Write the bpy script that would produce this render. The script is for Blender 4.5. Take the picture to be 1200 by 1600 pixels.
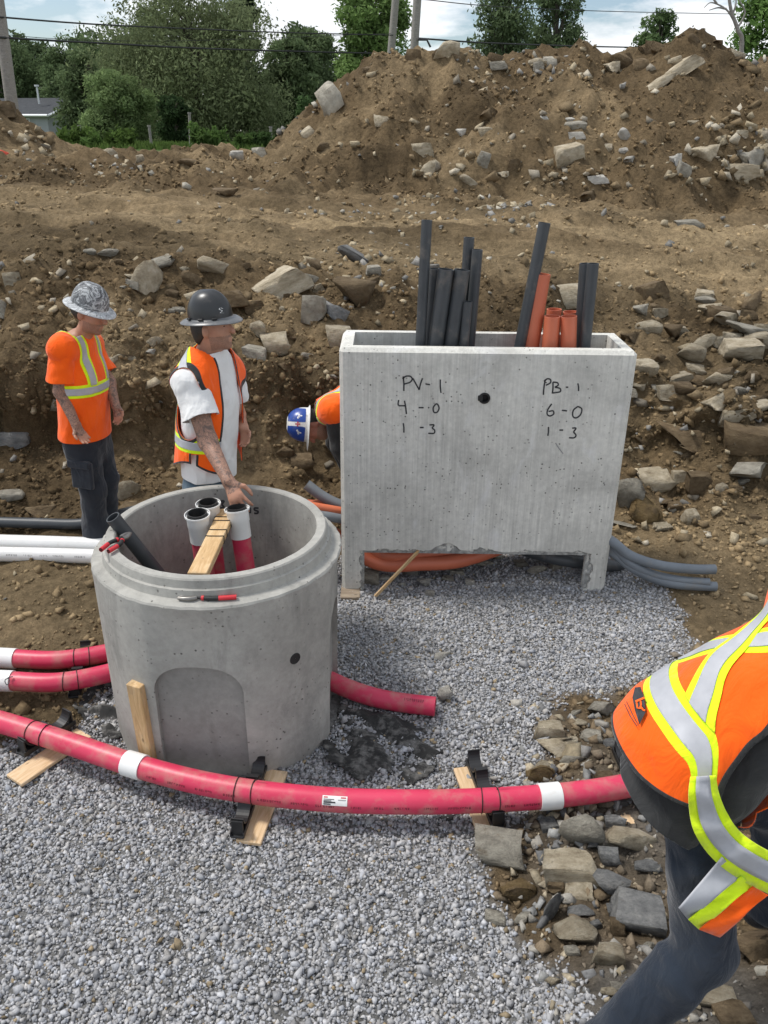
import bpy, bmesh, math, random
import numpy as np
from mathutils import Vector, Matrix

# ------------------------------------------------------------------ scene, camera, light
for o in list(bpy.data.objects): bpy.data.objects.remove(o)
S = bpy.context.scene
COL = S.collection
rad = math.radians

FPX, PITCH, ROLL, CAMH = 1282.6, rad(24.84), 0.012, 2.912      # pixels (1200x1600 photo), radians, metres
_R0 = np.array([1., 0, 0]); _F = np.array([0, math.cos(PITCH), -math.sin(PITCH)])
_U0 = np.array([0, math.sin(PITCH), math.cos(PITCH)])
_R = math.cos(ROLL)*_R0 + math.sin(ROLL)*_U0
_U = -math.sin(ROLL)*_R0 + math.cos(ROLL)*_U0
CAM = np.array([0, 0, CAMH])
cd = bpy.data.cameras.new('camera'); cam = bpy.data.objects.new('camera', cd); COL.objects.link(cam)
cd.sensor_fit = 'VERTICAL'; cd.sensor_height = 36; cd.sensor_width = 27; cd.lens = 36*FPX/1600
cd.clip_start = .05; cd.clip_end = 2000
M4 = Matrix(((_R[0], _U[0], -_F[0], 0), (_R[1], _U[1], -_F[1], 0), (_R[2], _U[2], -_F[2], CAMH), (0, 0, 0, 1)))
cam.matrix_world = M4
S.camera = cam
S.render.resolution_x = 768; S.render.resolution_y = 1024

SUN_EL, SUN_AZ = rad(60), rad(282)          # azimuth measured from +Y clockwise: light comes from the left
w = bpy.data.worlds.new('World'); S.world = w; w.use_nodes = True
nt = w.node_tree; nt.nodes.clear()
wo = nt.nodes.new('ShaderNodeOutputWorld'); bg = nt.nodes.new('ShaderNodeBackground')
sky = nt.nodes.new('ShaderNodeTexSky'); sky.sky_type = 'NISHITA'; sky.sun_disc = False
sky.sun_elevation = SUN_EL; sky.sun_rotation = SUN_AZ
tcw = nt.nodes.new('ShaderNodeTexCoord'); mp = nt.nodes.new('ShaderNodeMapping')
mp.inputs['Scale'].default_value = (1, 1, 3.2); mp.inputs['Location'].default_value = (3.1, 1.7, .4)
n1 = nt.nodes.new('ShaderNodeTexNoise'); n1.inputs['Scale'].default_value = 5.5; n1.inputs['Detail'].default_value = 8; n1.inputs['Roughness'].default_value = .55
n2 = nt.nodes.new('ShaderNodeTexNoise'); n2.inputs['Scale'].default_value = 9; n2.inputs['Detail'].default_value = 7
r1 = nt.nodes.new('ShaderNodeValToRGB'); r1.color_ramp.elements[0].position = .43; r1.color_ramp.elements[1].position = .54
r2 = nt.nodes.new('ShaderNodeValToRGB'); r2.color_ramp.elements[0].position = .3; r2.color_ramp.elements[1].position = .66
r2.color_ramp.elements[0].color = (6.8, 7.05, 7.4, 1); r2.color_ramp.elements[1].color = (9.6, 9.8, 10.0, 1)
mx = nt.nodes.new('ShaderNodeMixRGB')
L = nt.links.new
L(tcw.outputs['Generated'], mp.inputs['Vector']); L(mp.outputs[0], n1.inputs['Vector']); L(mp.outputs[0], n2.inputs['Vector'])
L(n1.outputs['Fac'], r1.inputs[0]); L(n2.outputs['Fac'], r2.inputs[0])
L(r1.outputs[0], mx.inputs[0]); L(sky.outputs[0], mx.inputs[1]); L(r2.outputs[0], mx.inputs[2])
L(mx.outputs[0], bg.inputs['Color']); bg.inputs['Strength'].default_value = .086; L(bg.outputs[0], wo.inputs[0])

sd = bpy.data.lights.new('sun', 'SUN'); sd.energy = 2.1; sd.angle = rad(12); sd.color = (1, .965, .91)
sun = bpy.data.objects.new('sun', sd); COL.objects.link(sun)
_sv = Vector((math.sin(SUN_AZ)*math.cos(SUN_EL), math.cos(SUN_AZ)*math.cos(SUN_EL), math.sin(SUN_EL)))
sun.rotation_euler = _sv.to_track_quat('Z', 'Y').to_euler(); sun.location = (0, 0, 30)
S.view_settings.view_transform = 'Standard'; S.view_settings.look = 'None'
S.view_settings.gamma = 1; S.view_settings.use_curve_mapping = False
S.view_settings.exposure = 0.6
S.render.engine = 'CYCLES'
try: S.cycles.max_bounces = 6
except Exception: pass

# ------------------------------------------------------------------ helpers
rng = np.random.default_rng(7)
def ray(px, py):
    u = (np.asarray(px, float)-600)/FPX; v = (np.asarray(py, float)-800)/FPX
    return u[..., None]*_R - v[..., None]*_U + _F
def at_z(px, py, z):
    d = ray(px, py); t = (z-CAMH)/d[..., 2]; return CAM + d*t[..., None]
def at_y(px, py, y):
    d = ray(px, py); t = y/d[..., 1]; return CAM + d*t[..., None]
def AZ(px, py, z): return Vector(at_z(px, py, z))
def AY(px, py, y): return Vector(at_y(px, py, y))

def _hash(i, j, k, seed):
    h = (i*374761393 + j*668265263 + k*2147483647*3 + seed*974711) & 0xffffffff
    h = ((h ^ (h >> 13))*1274126177) & 0xffffffff
    h = ((h ^ (h >> 15))*2246822519) & 0xffffffff
    return ((h ^ (h >> 16)) & 0xffffff)/float(0xffffff)*2-1
def noise3(P, seed=0):
    P = np.asarray(P, float); I = np.floor(P).astype(np.int64); f = P-I; f = f*f*(3-2*f)
    o = 0
    for a in (0, 1):
        wa = f[..., 0] if a else 1-f[..., 0]
        for b in (0, 1):
            wb = f[..., 1] if b else 1-f[..., 1]
            for c in (0, 1):
                wc = f[..., 2] if c else 1-f[..., 2]
                o = o + wa*wb*wc*_hash(I[..., 0]+a, I[..., 1]+b, I[..., 2]+c, seed)
    return o
def noise2(x, y, seed=0):
    I = np.floor(x).astype(np.int64); J = np.floor(y).astype(np.int64); f = x-I; g = y-J
    f = f*f*(3-2*f); g = g*g*(3-2*g); o = 0
    for a in (0, 1):
        for b in (0, 1):
            o = o + (f if a else 1-f)*(g if b else 1-g)*_hash(I+a, J+b, I*0, seed)
    return o
def fbm2(x, y, oct=4, seed=0, gain=.5):
    o = 0; a = 1.
    for k in range(oct):
        o = o + a*noise2(x*2**k+k*17.3, y*2**k-k*9.1, seed+k); a *= gain
    return o
def sstep(a, b, x):
    t = np.clip((x-a)/(b-a), 0, 1); return t*t*(3-2*t)

def link(o, parent=None):
    COL.objects.link(o)
    if parent is not None: o.parent = parent
    return o
def mesh_np(name, V, F, mats=None, smooth=False, attrs=None, midx=None):
    """V (n,3); F (m,3) or (m,4) int array"""
    me = bpy.data.meshes.new(name); V = np.ascontiguousarray(V, np.float32); F = np.ascontiguousarray(F, np.int32)
    n, k = F.shape
    me.vertices.add(len(V)); me.vertices.foreach_set('co', V.ravel())
    me.loops.add(n*k); me.loops.foreach_set('vertex_index', F.ravel())
    me.polygons.add(n); me.polygons.foreach_set('loop_start', np.arange(0, n*k, k, dtype=np.int32))
    if smooth: me.polygons.foreach_set('use_smooth', np.ones(n, bool))
    for m in (mats if isinstance(mats, (list, tuple)) else [mats] if mats else []): me.materials.append(m)
    if midx is not None: me.polygons.foreach_set('material_index', np.ascontiguousarray(midx, np.int32))
    if attrs:
        for an, (dom, arr) in attrs.items():
            at = me.attributes.new(an, 'FLOAT_COLOR', dom)
            a4 = np.ones((len(arr), 4), np.float32); arr = np.asarray(arr)
            if arr.ndim == 1: a4[:, :3] = arr[:, None]
            else: a4[:, :3] = arr
            at.data.foreach_set('color', a4.ravel())
    me.update(calc_edges=True); me.validate()
    return me
def mk(name, V, F, mat, parent=None, smooth=False, **kw):
    return link(bpy.data.objects.new(name, mesh_np(name, V, F, mat, smooth, **kw)), parent)
def mkpy(name, V, F, mat, parent=None, smooth=False):
    me = bpy.data.meshes.new(name); me.from_pydata([tuple(v) for v in V], [], [tuple(f) for f in F])
    if mat: me.materials.append(mat)
    if smooth: me.polygons.foreach_set('use_smooth', [True]*len(me.polygons))
    me.update(); return link(bpy.data.objects.new(name, me), parent)
def from_bm(name, bm, mat, parent=None, smooth=False):
    me = bpy.data.meshes.new(name); bmesh.ops.recalc_face_normals(bm, faces=bm.faces[:]); bm.to_mesh(me); bm.free()
    if mat: me.materials.append(mat)
    if smooth: me.polygons.foreach_set('use_smooth', [True]*len(me.polygons))
    return link(bpy.data.objects.new(name, me), parent)
def tag(o, label=None, cat=None, group=None, kind=None):
    if label: o['label'] = label
    if cat: o['category'] = cat
    if group: o['group'] = group
    if kind: o['kind'] = kind
    return o
def thing(name, label, cat, loc=(0, 0, 0), group=None):
    o = bpy.data.objects.new(name, None); o.location = loc; o.empty_display_size = .1; link(o)
    return tag(o, label, cat, group)
def child(o, parent):
    """parent keeping world placement (thing has no rotation)"""
    o.parent = parent; o.location = Vector(o.location)-parent.location
    return o
def boxv(cx, cy, cz, sx, sy, sz, R=None):
    v = np.array([[a, b, c] for a in (-.5, .5) for b in (-.5, .5) for c in (-.5, .5)])*[sx, sy, sz]
    if R is not None: v = v@np.asarray(R).T
    v = v+[cx, cy, cz]
    f = np.array([[0, 1, 3, 2], [4, 6, 7, 5], [0, 4, 5, 1], [2, 3, 7, 6], [0, 2, 6, 4], [1, 5, 7, 3]])
    return v, f
def bevel_box(name, c, s, mat, parent=None, R=None, bev=.004, seg=1, jit=0):
    bm = bmesh.new(); v, f = boxv(0, 0, 0, *s)
    vs = [bm.verts.new(p) for p in v]
    for q in f: bm.faces.new([vs[i] for i in q])
    bmesh.ops.recalc_face_normals(bm, faces=bm.faces[:])
    if bev: bmesh.ops.bevel(bm, geom=bm.edges[:], offset=bev, segments=seg, affect='EDGES', profile=.5)
    o = from_bm(name, bm, mat, parent)
    if R is not None: o.rotation_euler = Matrix(R).to_euler()
    o.location = c
    return o
def frame_from(d, up=(0, 0, 1)):
    d = Vector(d).normalized(); up = Vector(up)
    s = d.cross(up)
    if s.length < 1e-4: s = d.cross(Vector((1, 0, 0)))
    s.normalize(); n = s.cross(d).normalized()
    return d, s, n
def catmull(P, n=8):
    P = [np.asarray(p, float) for p in P]; Q = [2*P[0]-P[1]]+P+[2*P[-1]-P[-2]]; out = []
    for i in range(1, len(Q)-2):
        for t in np.linspace(0, 1, n, endpoint=False):
            a, b, c, d = Q[i-1:i+3]
            out.append(.5*((2*b)+(-a+c)*t+(2*a-5*b+4*c-d)*t*t+(-a+3*b-3*c+d)*t**3))
    out.append(P[-1]); return np.array(out)
def tube_geo(P, r, seg=20, wall=None, closed_ends=False):
    """swept tube; r scalar or per-point; wall -> hollow pipe with visible thickness"""
    P = np.asarray(P, float); n = len(P); r = np.broadcast_to(np.asarray(r, float), (n,))
    T = np.gradient(P, axis=0); T /= np.linalg.norm(T, axis=1)[:, None]
    ref = np.array([0, 0, 1.]) if abs(T[0, 2]) < .9 else np.array([0, 1., 0])
    s = np.cross(T[0], ref); s /= np.linalg.norm(s); V = []
    a = np.linspace(0, 2*np.pi, seg, endpoint=False)
    SS, NN = [], []
    for i in range(n):
        s = s-T[i]*(s@T[i]); s /= np.linalg.norm(s); nn = np.cross(s, T[i]); SS.append(s.copy()); NN.append(nn)
    def ringset(rr): return [P[i]+rr[i]*(np.cos(a)[:, None]*SS[i]+np.sin(a)[:, None]*NN[i]) for i in range(n)]
    rings = ringset(r)
    if wall: inner = ringset(r-wall); rings = rings+inner[::-1]; rings.append(rings[0])
    V = np.concatenate(rings[:-1] if wall else rings); m = len(rings); F = []
    for i in range(m-1):
        i2 = (i+1) % (m-1) if wall else i+1
        for j in range(seg):
            k = (j+1) % seg; F.append([i*seg+j, i*seg+k, i2*seg+k, i2*seg+j])
    F = np.array(F)
    if not wall and closed_ends:
        V = np.vstack([V, P[0], P[-1]]); c0, c1 = len(V)-2, len(V)-1
        E = [[j, (j+1) % seg, c0, c0] for j in range(seg)]+[[(n-1)*seg+(j+1) % seg, (n-1)*seg+j, c1, c1] for j in range(seg)]
        return V, F, [[e[1], e[0], e[2]] for e in E]
    return V, F
def tube(name, P, r, mat, parent=None, seg=20, wall=None, cap=True):
    g = tube_geo(P, r, seg, wall, cap and not wall)
    F = g[1].tolist()
    if len(g) == 3: F += g[2]
    o = mkpy(name, g[0], F, mat, parent, True)
    try: o.data.set_sharp_from_angle(angle=rad(50))
    except Exception: pass
    return o
def lathe(name, prof, mat, parent=None, seg=48, loc=(0, 0, 0), smooth=True, sx=1, sy=1, ang=40):
    prof = np.asarray(prof, float); a = np.linspace(0, 2*np.pi, seg, endpoint=False); V = []; F = []
    for r_, z in prof: V += [[r_*np.cos(t)*sx, r_*np.sin(t)*sy, z] for t in a]
    for i in range(len(prof)-1):
        for j in range(seg):
            k = (j+1) % seg; F.append([i*seg+j, i*seg+k, (i+1)*seg+k, (i+1)*seg+j])
    o = mkpy(name, V, F, mat, parent, smooth); o.location = loc
    try: o.data.set_sharp_from_angle(angle=rad(ang))
    except Exception: pass
    return o
def extrude_poly(name, poly, h, mat, parent=None, M=None):
    """poly in local xy, extruded along local +z by h, M 4x4 placement"""
    n = len(poly); V = [(p[0], p[1], 0) for p in poly]+[(p[0], p[1], h) for p in poly]
    F = [list(range(n))[::-1], list(range(n, 2*n))]+[[i, (i+1) % n, n+(i+1) % n, n+i] for i in range(n)]
    bm = bmesh.new(); vs = [bm.verts.new(v) for v in V]
    for f in F: bm.faces.new([vs[i] for i in f])
    bmesh.ops.triangulate(bm, faces=[f for f in bm.faces if len(f.verts) > 4])
    if M is not None: bm.transform(M)
    return from_bm(name, bm, mat, parent)
def boolean(o, cutters, op='DIFFERENCE'):
    for c in cutters:
        m = o.modifiers.new('b', 'BOOLEAN'); m.object = c; m.operation = op; m.solver = 'EXACT'
    dg = bpy.context.evaluated_depsgraph_get(); dg.update()
    me = bpy.data.meshes.new_from_object(o.evaluated_get(dg)); o.modifiers.clear(); o.data = me
    for c in cutters: bpy.data.objects.remove(c)
    return o

# ------------------------------------------------------------------ materials
def nodes(name):
    m = bpy.data.materials.new(name); m.use_nodes = True; t = m.node_tree
    return m, t, t.nodes['Principled BSDF']
def N(t, kind, **kw):
    n = t.nodes.new(kind)
    for k, v in kw.items():
        if k in n.inputs: n.inputs[k].default_value = v
        else: setattr(n, k, v)
    return n
def ramp(t, fac, stops):
    r = t.nodes.new('ShaderNodeValToRGB'); e = r.color_ramp.elements
    while len(e) < len(stops): e.new(.5)
    for i, (p, c) in enumerate(stops):
        e[i].position = p; e[i].color = (*c, 1) if hasattr(c, '__len__') else (c, c, c, 1)
    t.links.new(fac, r.inputs[0]); return r
def mixc(t, fac, a, b, mode='MIX'):
    m = t.nodes.new('ShaderNodeMixRGB'); m.blend_type = mode
    for s, v in ((0, fac), (1, a), (2, b)):
        if hasattr(v, 'links') or hasattr(v, 'is_linked'): t.links.new(v, m.inputs[s])
        elif hasattr(v, '__len__'): m.inputs[s].default_value = (*v, 1)
        else: m.inputs[s].default_value = v
    return m.outputs[0]
def coords(t, scale=(1, 1, 1), kind='Object'):
    tc = t.nodes.new('ShaderNodeTexCoord'); mpn = t.nodes.new('ShaderNodeMapping'); mpn.inputs['Scale'].default_value = scale
    t.links.new(tc.outputs[kind], mpn.inputs['Vector']); return mpn.outputs[0]
def bump(t, b, fac, strength=.3, dist=.01):
    n = t.nodes.new('ShaderNodeBump'); n.inputs['Strength'].default_value = strength; n.inputs['Distance'].default_value = dist
    t.links.new(fac, n.inputs['Height'])
    prev = b.inputs['Normal']
    if prev.is_linked:
        t.links.new(prev.links[0].from_socket, n.inputs['Normal'])
    t.links.new(n.outputs[0], b.inputs['Normal'])
def noise(t, vec, scale, detail=5, rough=.55, dist=0):
    n = N(t, 'ShaderNodeTexNoise', Scale=scale, Detail=detail, Roughness=rough, Distortion=dist)
    t.links.new(vec, n.inputs['Vector']); return n.outputs['Fac']
def simple(name, stops, scale=6, rough=.6, bscale=40, bstr=.2, bdist=.004, stretch=(1, 1, 1), metallic=0, detail=5, spec=None, dirt=None, kind='Object', dist=0):
    m, t, b = nodes(name); v = coords(t, stretch, kind)
    f = noise(t, v, scale, detail, dist=dist); c = ramp(t, f, stops).outputs[0]
    if dirt:
        f2 = noise(t, v, dirt[0], 6, .65); r2_ = ramp(t, f2, [(dirt[1], 0), (dirt[2], 1)]).outputs[0]
        c = mixc(t, r2_, c, dirt[3])
    t.links.new(c, b.inputs['Base Color']); b.inputs['Roughness'].default_value = rough; b.inputs['Metallic'].default_value = metallic
    if spec is not None: b.inputs['Specular IOR Level'].default_value = spec
    if bstr: bump(t, b, noise(t, v, bscale, 6, .6), bstr, bdist)
    return m
def attr_mat(name, rough=.85, var=None, bscale=60, bstr=.4, bdist=.004, attr='tone', spec=.3):
    """base colour from a per-piece colour attribute, broken up with noise"""
    m, t, b = nodes(name); a = t.nodes.new('ShaderNodeAttribute'); a.attribute_name = attr
    v = coords(t); f = noise(t, v, var or 30, 6, .65); g = ramp(t, f, [(.25, .62), (.75, 1.28)]).outputs[0]
    t.links.new(mixc(t, 1., a.outputs['Color'], g, 'MULTIPLY'), b.inputs['Base Color'])
    b.inputs['Roughness'].default_value = rough; b.inputs['Specular IOR Level'].default_value = spec
    if bstr: bump(t, b, noise(t, v, bscale, 6, .6), bstr, bdist)
    return m
MT = {}
# soil: brown with sandier patches and damp darker ones; grass beyond the pit comes from the 'tone' attribute
m, t, b = nodes('soil'); v = coords(t)
a = t.nodes.new('ShaderNodeAttribute'); a.attribute_name = 'tone'
g1 = ramp(t, noise(t, v, 1.1, 8, .62), [(.3, .66), (.5, 1.), (.72, 1.32)]).outputs[0]
g2 = ramp(t, noise(t, v, 14, 8, .7), [(.28, .5), (.5, 1.), (.74, 1.45)]).outputs[0]
g3 = ramp(t, noise(t, v, 70, 5, .7), [(.3, .75), (.7, 1.22)]).outputs[0]
c = mixc(t, 1., mixc(t, 1., mixc(t, 1., a.outputs['Color'], g1, 'MULTIPLY'), g2, 'MULTIPLY'), g3, 'MULTIPLY')
t.links.new(c, b.inputs['Base Color']); b.inputs['Roughness'].default_value = 1; b.inputs['Specular IOR Level'].default_value = .1
bump(t, b, noise(t, v, 16, 9, .75), 1., .05); bump(t, b, noise(t, v, 110, 5, .7), .7, .006)
MT['soil'] = m
MT['stone'] = attr_mat('gravel_stone', .8, 60, 120, .5, .002)
MT['clod'] = attr_mat('soil_clod', 1, 45, 70, .8, .006, spec=.05)
MT['leaf'] = attr_mat('leaf', .8, 8, 20, 0, spec=.06)
_t = MT['leaf'].node_tree; _b = _t.nodes['Principled BSDF']; _tr = _t.nodes.new('ShaderNodeBsdfTranslucent'); _mx = _t.nodes.new('ShaderNodeMixShader'); _mx.inputs[0].default_value = .4
_t.links.new(_b.inputs['Base Color'].links[0].from_socket, _tr.inputs['Color']); _t.links.new(_b.outputs[0], _mx.inputs[1]); _t.links.new(_tr.outputs[0], _mx.inputs[2]); _t.links.new(_mx.outputs[0], _t.nodes['Material Output'].inputs['Surface'])
def rockmat(name, lo, mid, hi, dirt=(.16, .115, .07), dlo=.5, dhi=.68):
    m, t, b = nodes(name); v = coords(t)
    oi = t.nodes.new('ShaderNodeObjectInfo'); add = t.nodes.new('ShaderNodeVectorMath'); add.operation = 'ADD'
    sc = t.nodes.new('ShaderNodeVectorMath'); sc.operation = 'SCALE'; sc.inputs['Scale'].default_value = 37.
    cmb = t.nodes.new('ShaderNodeCombineXYZ')
    for k in range(3): t.links.new(oi.outputs['Random'], cmb.inputs[k])
    t.links.new(cmb.outputs[0], sc.inputs[0]); t.links.new(v, add.inputs[0]); t.links.new(sc.outputs[0], add.inputs[1]); v = add.outputs[0]
    c = ramp(t, noise(t, v, 1.6, 9, .66), [(.28, lo), (.5, mid), (.72, hi)]).outputs[0]
    tone = ramp(t, oi.outputs['Random'], [(0, .72), (1, 1.12)]).outputs[0]
    c = mixc(t, 1., c, tone, 'MULTIPLY')
    d = ramp(t, noise(t, v, 1.1, 7, .7), [(dlo, 0), (dhi, .85)]).outputs[0]
    c = mixc(t, d, c, dirt)
    t.links.new(c, b.inputs['Base Color']); b.inputs['Roughness'].default_value = .9; b.inputs['Specular IOR Level'].default_value = .2
    bump(t, b, noise(t, v, 4, 9, .7), .8, .05); bump(t, b, noise(t, v, 22, 6, .7), .5, .02)
    return m
MT['rock_tan'] = rockmat('tan_limestone', (.26, .21, .14), (.48, .41, .295), (.66, .59, .46), dlo=.6, dhi=.78)
MT['rock_grey'] = rockmat('grey_limestone', (.22, .2, .165), (.4, .37, .305), (.57, .53, .44), dlo=.58, dhi=.75)
MT['rock_dark'] = rockmat('dark_shale', (.12, .122, .122), (.22, .22, .215), (.36, .355, .335), dlo=.62, dhi=.8)
MT['rock_brown'] = rockmat('dirt_caked_stone', (.11, .078, .045), (.2, .145, .085), (.3, .23, .14))
MT['rock_clod'] = rockmat('clay_lump', (.12, .08, .035), (.2, .14, .065), (.29, .21, .11))
MT['concrete_chip'] = rockmat('pale_chip', (.42, .4, .35), (.56, .53, .47), (.68, .65, .58), dlo=.75, dhi=.95)

def concrete(name, base, streak=False, stain=(.2, .19, .17), pits=True, k=1.0):
    m, t, b = nodes(name); v = coords(t)
    lo = tuple(x*.78 for x in base); hi = tuple(min(1, x*1.14) for x in base)
    c = ramp(t, noise(t, v, 2.2, 9, .62, .4), [(.3, lo), (.52, base), (.74, hi)]).outputs[0]
    c = mixc(t, 1., c, ramp(t, noise(t, v, 26, 8, .7), [(.3, .86), (.7, 1.1)]).outputs[0], 'MULTIPLY')
    if streak:
        vs = coords(t, (1, 1, .018)); s = noise(t, vs, 62, 5, .75)
        c = mixc(t, ramp(t, noise(t, v, 3.5, 5, .6), [(.3, .25), (.65, 1.)]).outputs[0], c, mixc(t, 1., c, ramp(t, s, [(.32, .8), (.66, 1.16)]).outputs[0], 'MULTIPLY'))
        bump(t, b, s, .35, .003)
    vd = coords(t, (1, 1, .35)); d = ramp(t, noise(t, vd, 3.2, 8, .7, .6), [(.53, 0), (.74, .55*k)]).outputs[0]
    c = mixc(t, d, c, stain)
    if pits:
        wb = ramp(t, noise(t, coords(t, (1, 1, .5)), 4.5, 8, .7, .8), [(.56, 0), (.72, .45)]).outputs[0]; c = mixc(t, wb, c, tuple(min(.8, x*1.5) for x in base))
        vo = N(t, 'ShaderNodeTexVoronoi', Scale=30., Randomness=1.); t.links.new(v, vo.inputs['Vector'])
        msk = ramp(t, noise(t, v, 9, 3), [(.45, 0), (.6, 1)]).outputs[0]
        pit = ramp(t, vo.outputs['Distance'], [(.11, 1), (.19, 0)]).outputs[0]
        pm = mixc(t, 1., pit, msk, 'MULTIPLY'); c = mixc(t, pm, c, (.13, .125, .115))
        bump(t, b, mixc(t, 1., (1, 1, 1), pm, 'SUBTRACT'), .5, .004)
    t.links.new(c, b.inputs['Base Color']); b.inputs['Roughness'].default_value = .85; b.inputs['Specular IOR Level'].default_value = .25
    bump(t, b, noise(t, v, 90, 6, .7), .25, .002)
    return m
MT['conc_box'] = concrete('vault_concrete', (.63, .62, .57), True, k=.6)
MT['conc_man'] = concrete('chamber_concrete', (.37, .362, .332), False, (.15, .15, .14), k=1.3)
MT['conc_rough'] = simple('broken_concrete', [(.3, (.2, .2, .19)), (.55, (.36, .36, .34)), (.75, (.5, .5, .47))], 30, .95, 60, 1., .012)
MT['conc_knock'] = concrete('knockout_concrete', (.29, .285, .265), False, (.16, .15, .13))
MT['red'] = simple('red_conduit_plastic', [(.3, (.555, .03, .08)), (.7, (.635, .044, .108))], 3, .42, 60, .04, .001, dirt=(9, .46, .74, (.46, .2, .17)))
MT['white'] = simple('white_plastic', [(.3, (.72, .72, .7)), (.7, (.8, .8, .79))], 4, .4, 60, .04, .001, dirt=(7, .6, .8, (.55, .5, .43)))
MT['black_pipe'] = simple('dark_grey_conduit_plastic', [(.3, (.036, .041, .046)), (.7, (.06, .066, .072))], 4, .45, 60, .05, .001, dirt=(6, .56, .8, (.16, .14, .12)))
MT['grey_pipe'] = simple('slate_grey_conduit_plastic', [(.3, (.14, .16, .18)), (.7, (.2, .225, .25))], 4, .5, 60, .05, .001, dirt=(6, .55, .8, (.25, .22, .18)))
MT['orange_pipe'] = simple('orange_conduit_plastic', [(.3, (.52, .13, .065)), (.7, (.6, .165, .085))], 4, .45, 60, .05, .001, dirt=(5, .55, .8, (.36, .17, .1)))
MT['black'] = simple('black_plastic', [(.3, (.012, .012, .013)), (.7, (.025, .025, .026))], 8, .45, 50, .1, .002, dirt=(9, .6, .8, (.09, .08, .065)))
MT['rubber'] = simple('black_rubber', [(.3, (.01, .01, .01)), (.7, (.02, .02, .02))], 8, .6, 50, .1, .002)
MT['wire'] = simple('black_tie_wire', [(.3, (.02, .018, .016)), (.7, (.04, .036, .03))], 20, .5, 50, 0, metallic=.4)
MT['ink'] = simple('black_marker', [(.3, (.02, .02, .022)), (.7, (.05, .05, .055))], 40, .8, 50, 0)
MT['print'] = simple('dark_red_print', [(.3, (.07, .006, .014)), (.7, (.14, .012, .026))], 90, .6, 50, 0)
MT['print_grey'] = simple('grey_print', [(.3, (.2, .2, .2)), (.7, (.35, .35, .35))], 90, .6, 50, 0)
MT['paper'] = simple('paper_label', [(.3, (.72, .72, .7)), (.7, (.8, .8, .78))], 20, .6, 50, 0)
MT['geotex'] = simple('black_geotextile', [(.3, (.012, .012, .012)), (.7, (.035, .034, .032))], 12, .9, 30, .8, .01, dirt=(14, .48, .66, (.17, .165, .155)))
MT['steel'] = simple('worn_steel', [(.3, (.16, .15, .14)), (.7, (.3, .29, .27))], 30, .4, 60, .2, .001, metallic=.8)
MT['grip'] = simple('red_grip', [(.3, (.5, .02, .03)), (.7, (.62, .03, .04))], 10, .5, 60, .1, .001)
def wood(name, a, b_, c_):
    m, t, b = nodes(name); v = coords(t, (1, 9, 9), 'Object')
    f = noise(t, v, 5, 7, .6, 1.2); c = ramp(t, f, [(.28, a), (.5, b_), (.72, c_)]).outputs[0]
    v2 = coords(t); k = N(t, 'ShaderNodeTexVoronoi', Scale=7.); t.links.new(coords(t, (1, 2.2, 2.2)), k.inputs['Vector'])
    c = mixc(t, ramp(t, k.outputs['Distance'], [(.05, .8), (.12, 0)]).outputs[0], c, tuple(x*.35 for x in a))
    c = mixc(t, ramp(t, noise(t, v2, 6, 7, .7), [(.55, 0), (.75, .6)]).outputs[0], c, (.2, .165, .12))
    t.links.new(c, b.inputs['Base Color']); b.inputs['Roughness'].default_value = .75
    bump(t, b, f, .3, .003); return m
MT['wood'] = wood('pine_lumber', (.42, .25, .1), (.57, .38, .19), (.68, .5, .29))
MT['wood_pale'] = wood('pale_pine_board', (.5, .33, .17), (.66, .47, .28), (.74, .58, .4))
MT['wood_old'] = wood('weathered_board', (.17, .13, .09), (.27, .21, .15), (.36, .29, .21))
MT['pole'] = wood('weathered_pole', (.17, .16, .145), (.26, .245, .22), (.34, .325, .29))

# ------------------------------------------------------------------ terrain
def interp(x, xs, ys):
    return np.interp(x, xs, ys)
LY = [-5, 1.5, 3.3, 3.7, 4.6, 5.15, 5.45, 5.7, 6.2, 6.34, 6.9, 7.9, 10, 13, 16, 22, 26, 60, 400]
LZ = [0, 0, 0.0, .07, .21, .29, .33, .42, .62, 1.2, 1.42, 1.8, 1.98, 2.1, 2.2, 2.4, 2.35, 2.2, 2.2]
CY = [-5, 5.55, 5.8, 6.25, 6.45, 6.7, 7.9, 10, 13, 16, 22, 26, 60, 400]
CZ = [0, 0, .2, .42, .66, 1.14, 1.6, 1.82, 2.0, 2.15, 2.4, 2.35, 2.2, 2.2]
RY = [-5, 4.6, 4.95, 5.7, 6.05, 6.3, 6.55, 6.9, 7.9, 9.2, 11, 13, 14, 22, 26, 60, 400]
RZ = [0, 0, .05, .24, .36, .62, .86, .98, 1.28, 1.5, 1.62, 1.86, 2.0, 2.4, 2.35, 2.2, 2.2]
_cr = np.array([(300, 240), (425, 238), (455, 212), (485, 190), (510, 172), (540, 130), (575, 104), (605, 88), (640, 84), (700, 78), (760, 90), (800, 95), (860, 92), (900, 80), (955, 96), (1000, 76), (1050, 58), (1085, 52), (1120, 62), (1160, 88), (1200, 98), (1300, 92), (1500, 130)], float)
_cw = at_y(_cr[:, 0], _cr[:, 1], 16.8)
_cl = np.array([(-260, 90), (-100, 130), (-30, 150), (0, 172), (25, 194), (50, 216), (75, 233), (92, 241), (110, 245)], float)
_lw = at_y(_cl[:, 0], _cl[:, 1], 19.)
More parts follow.
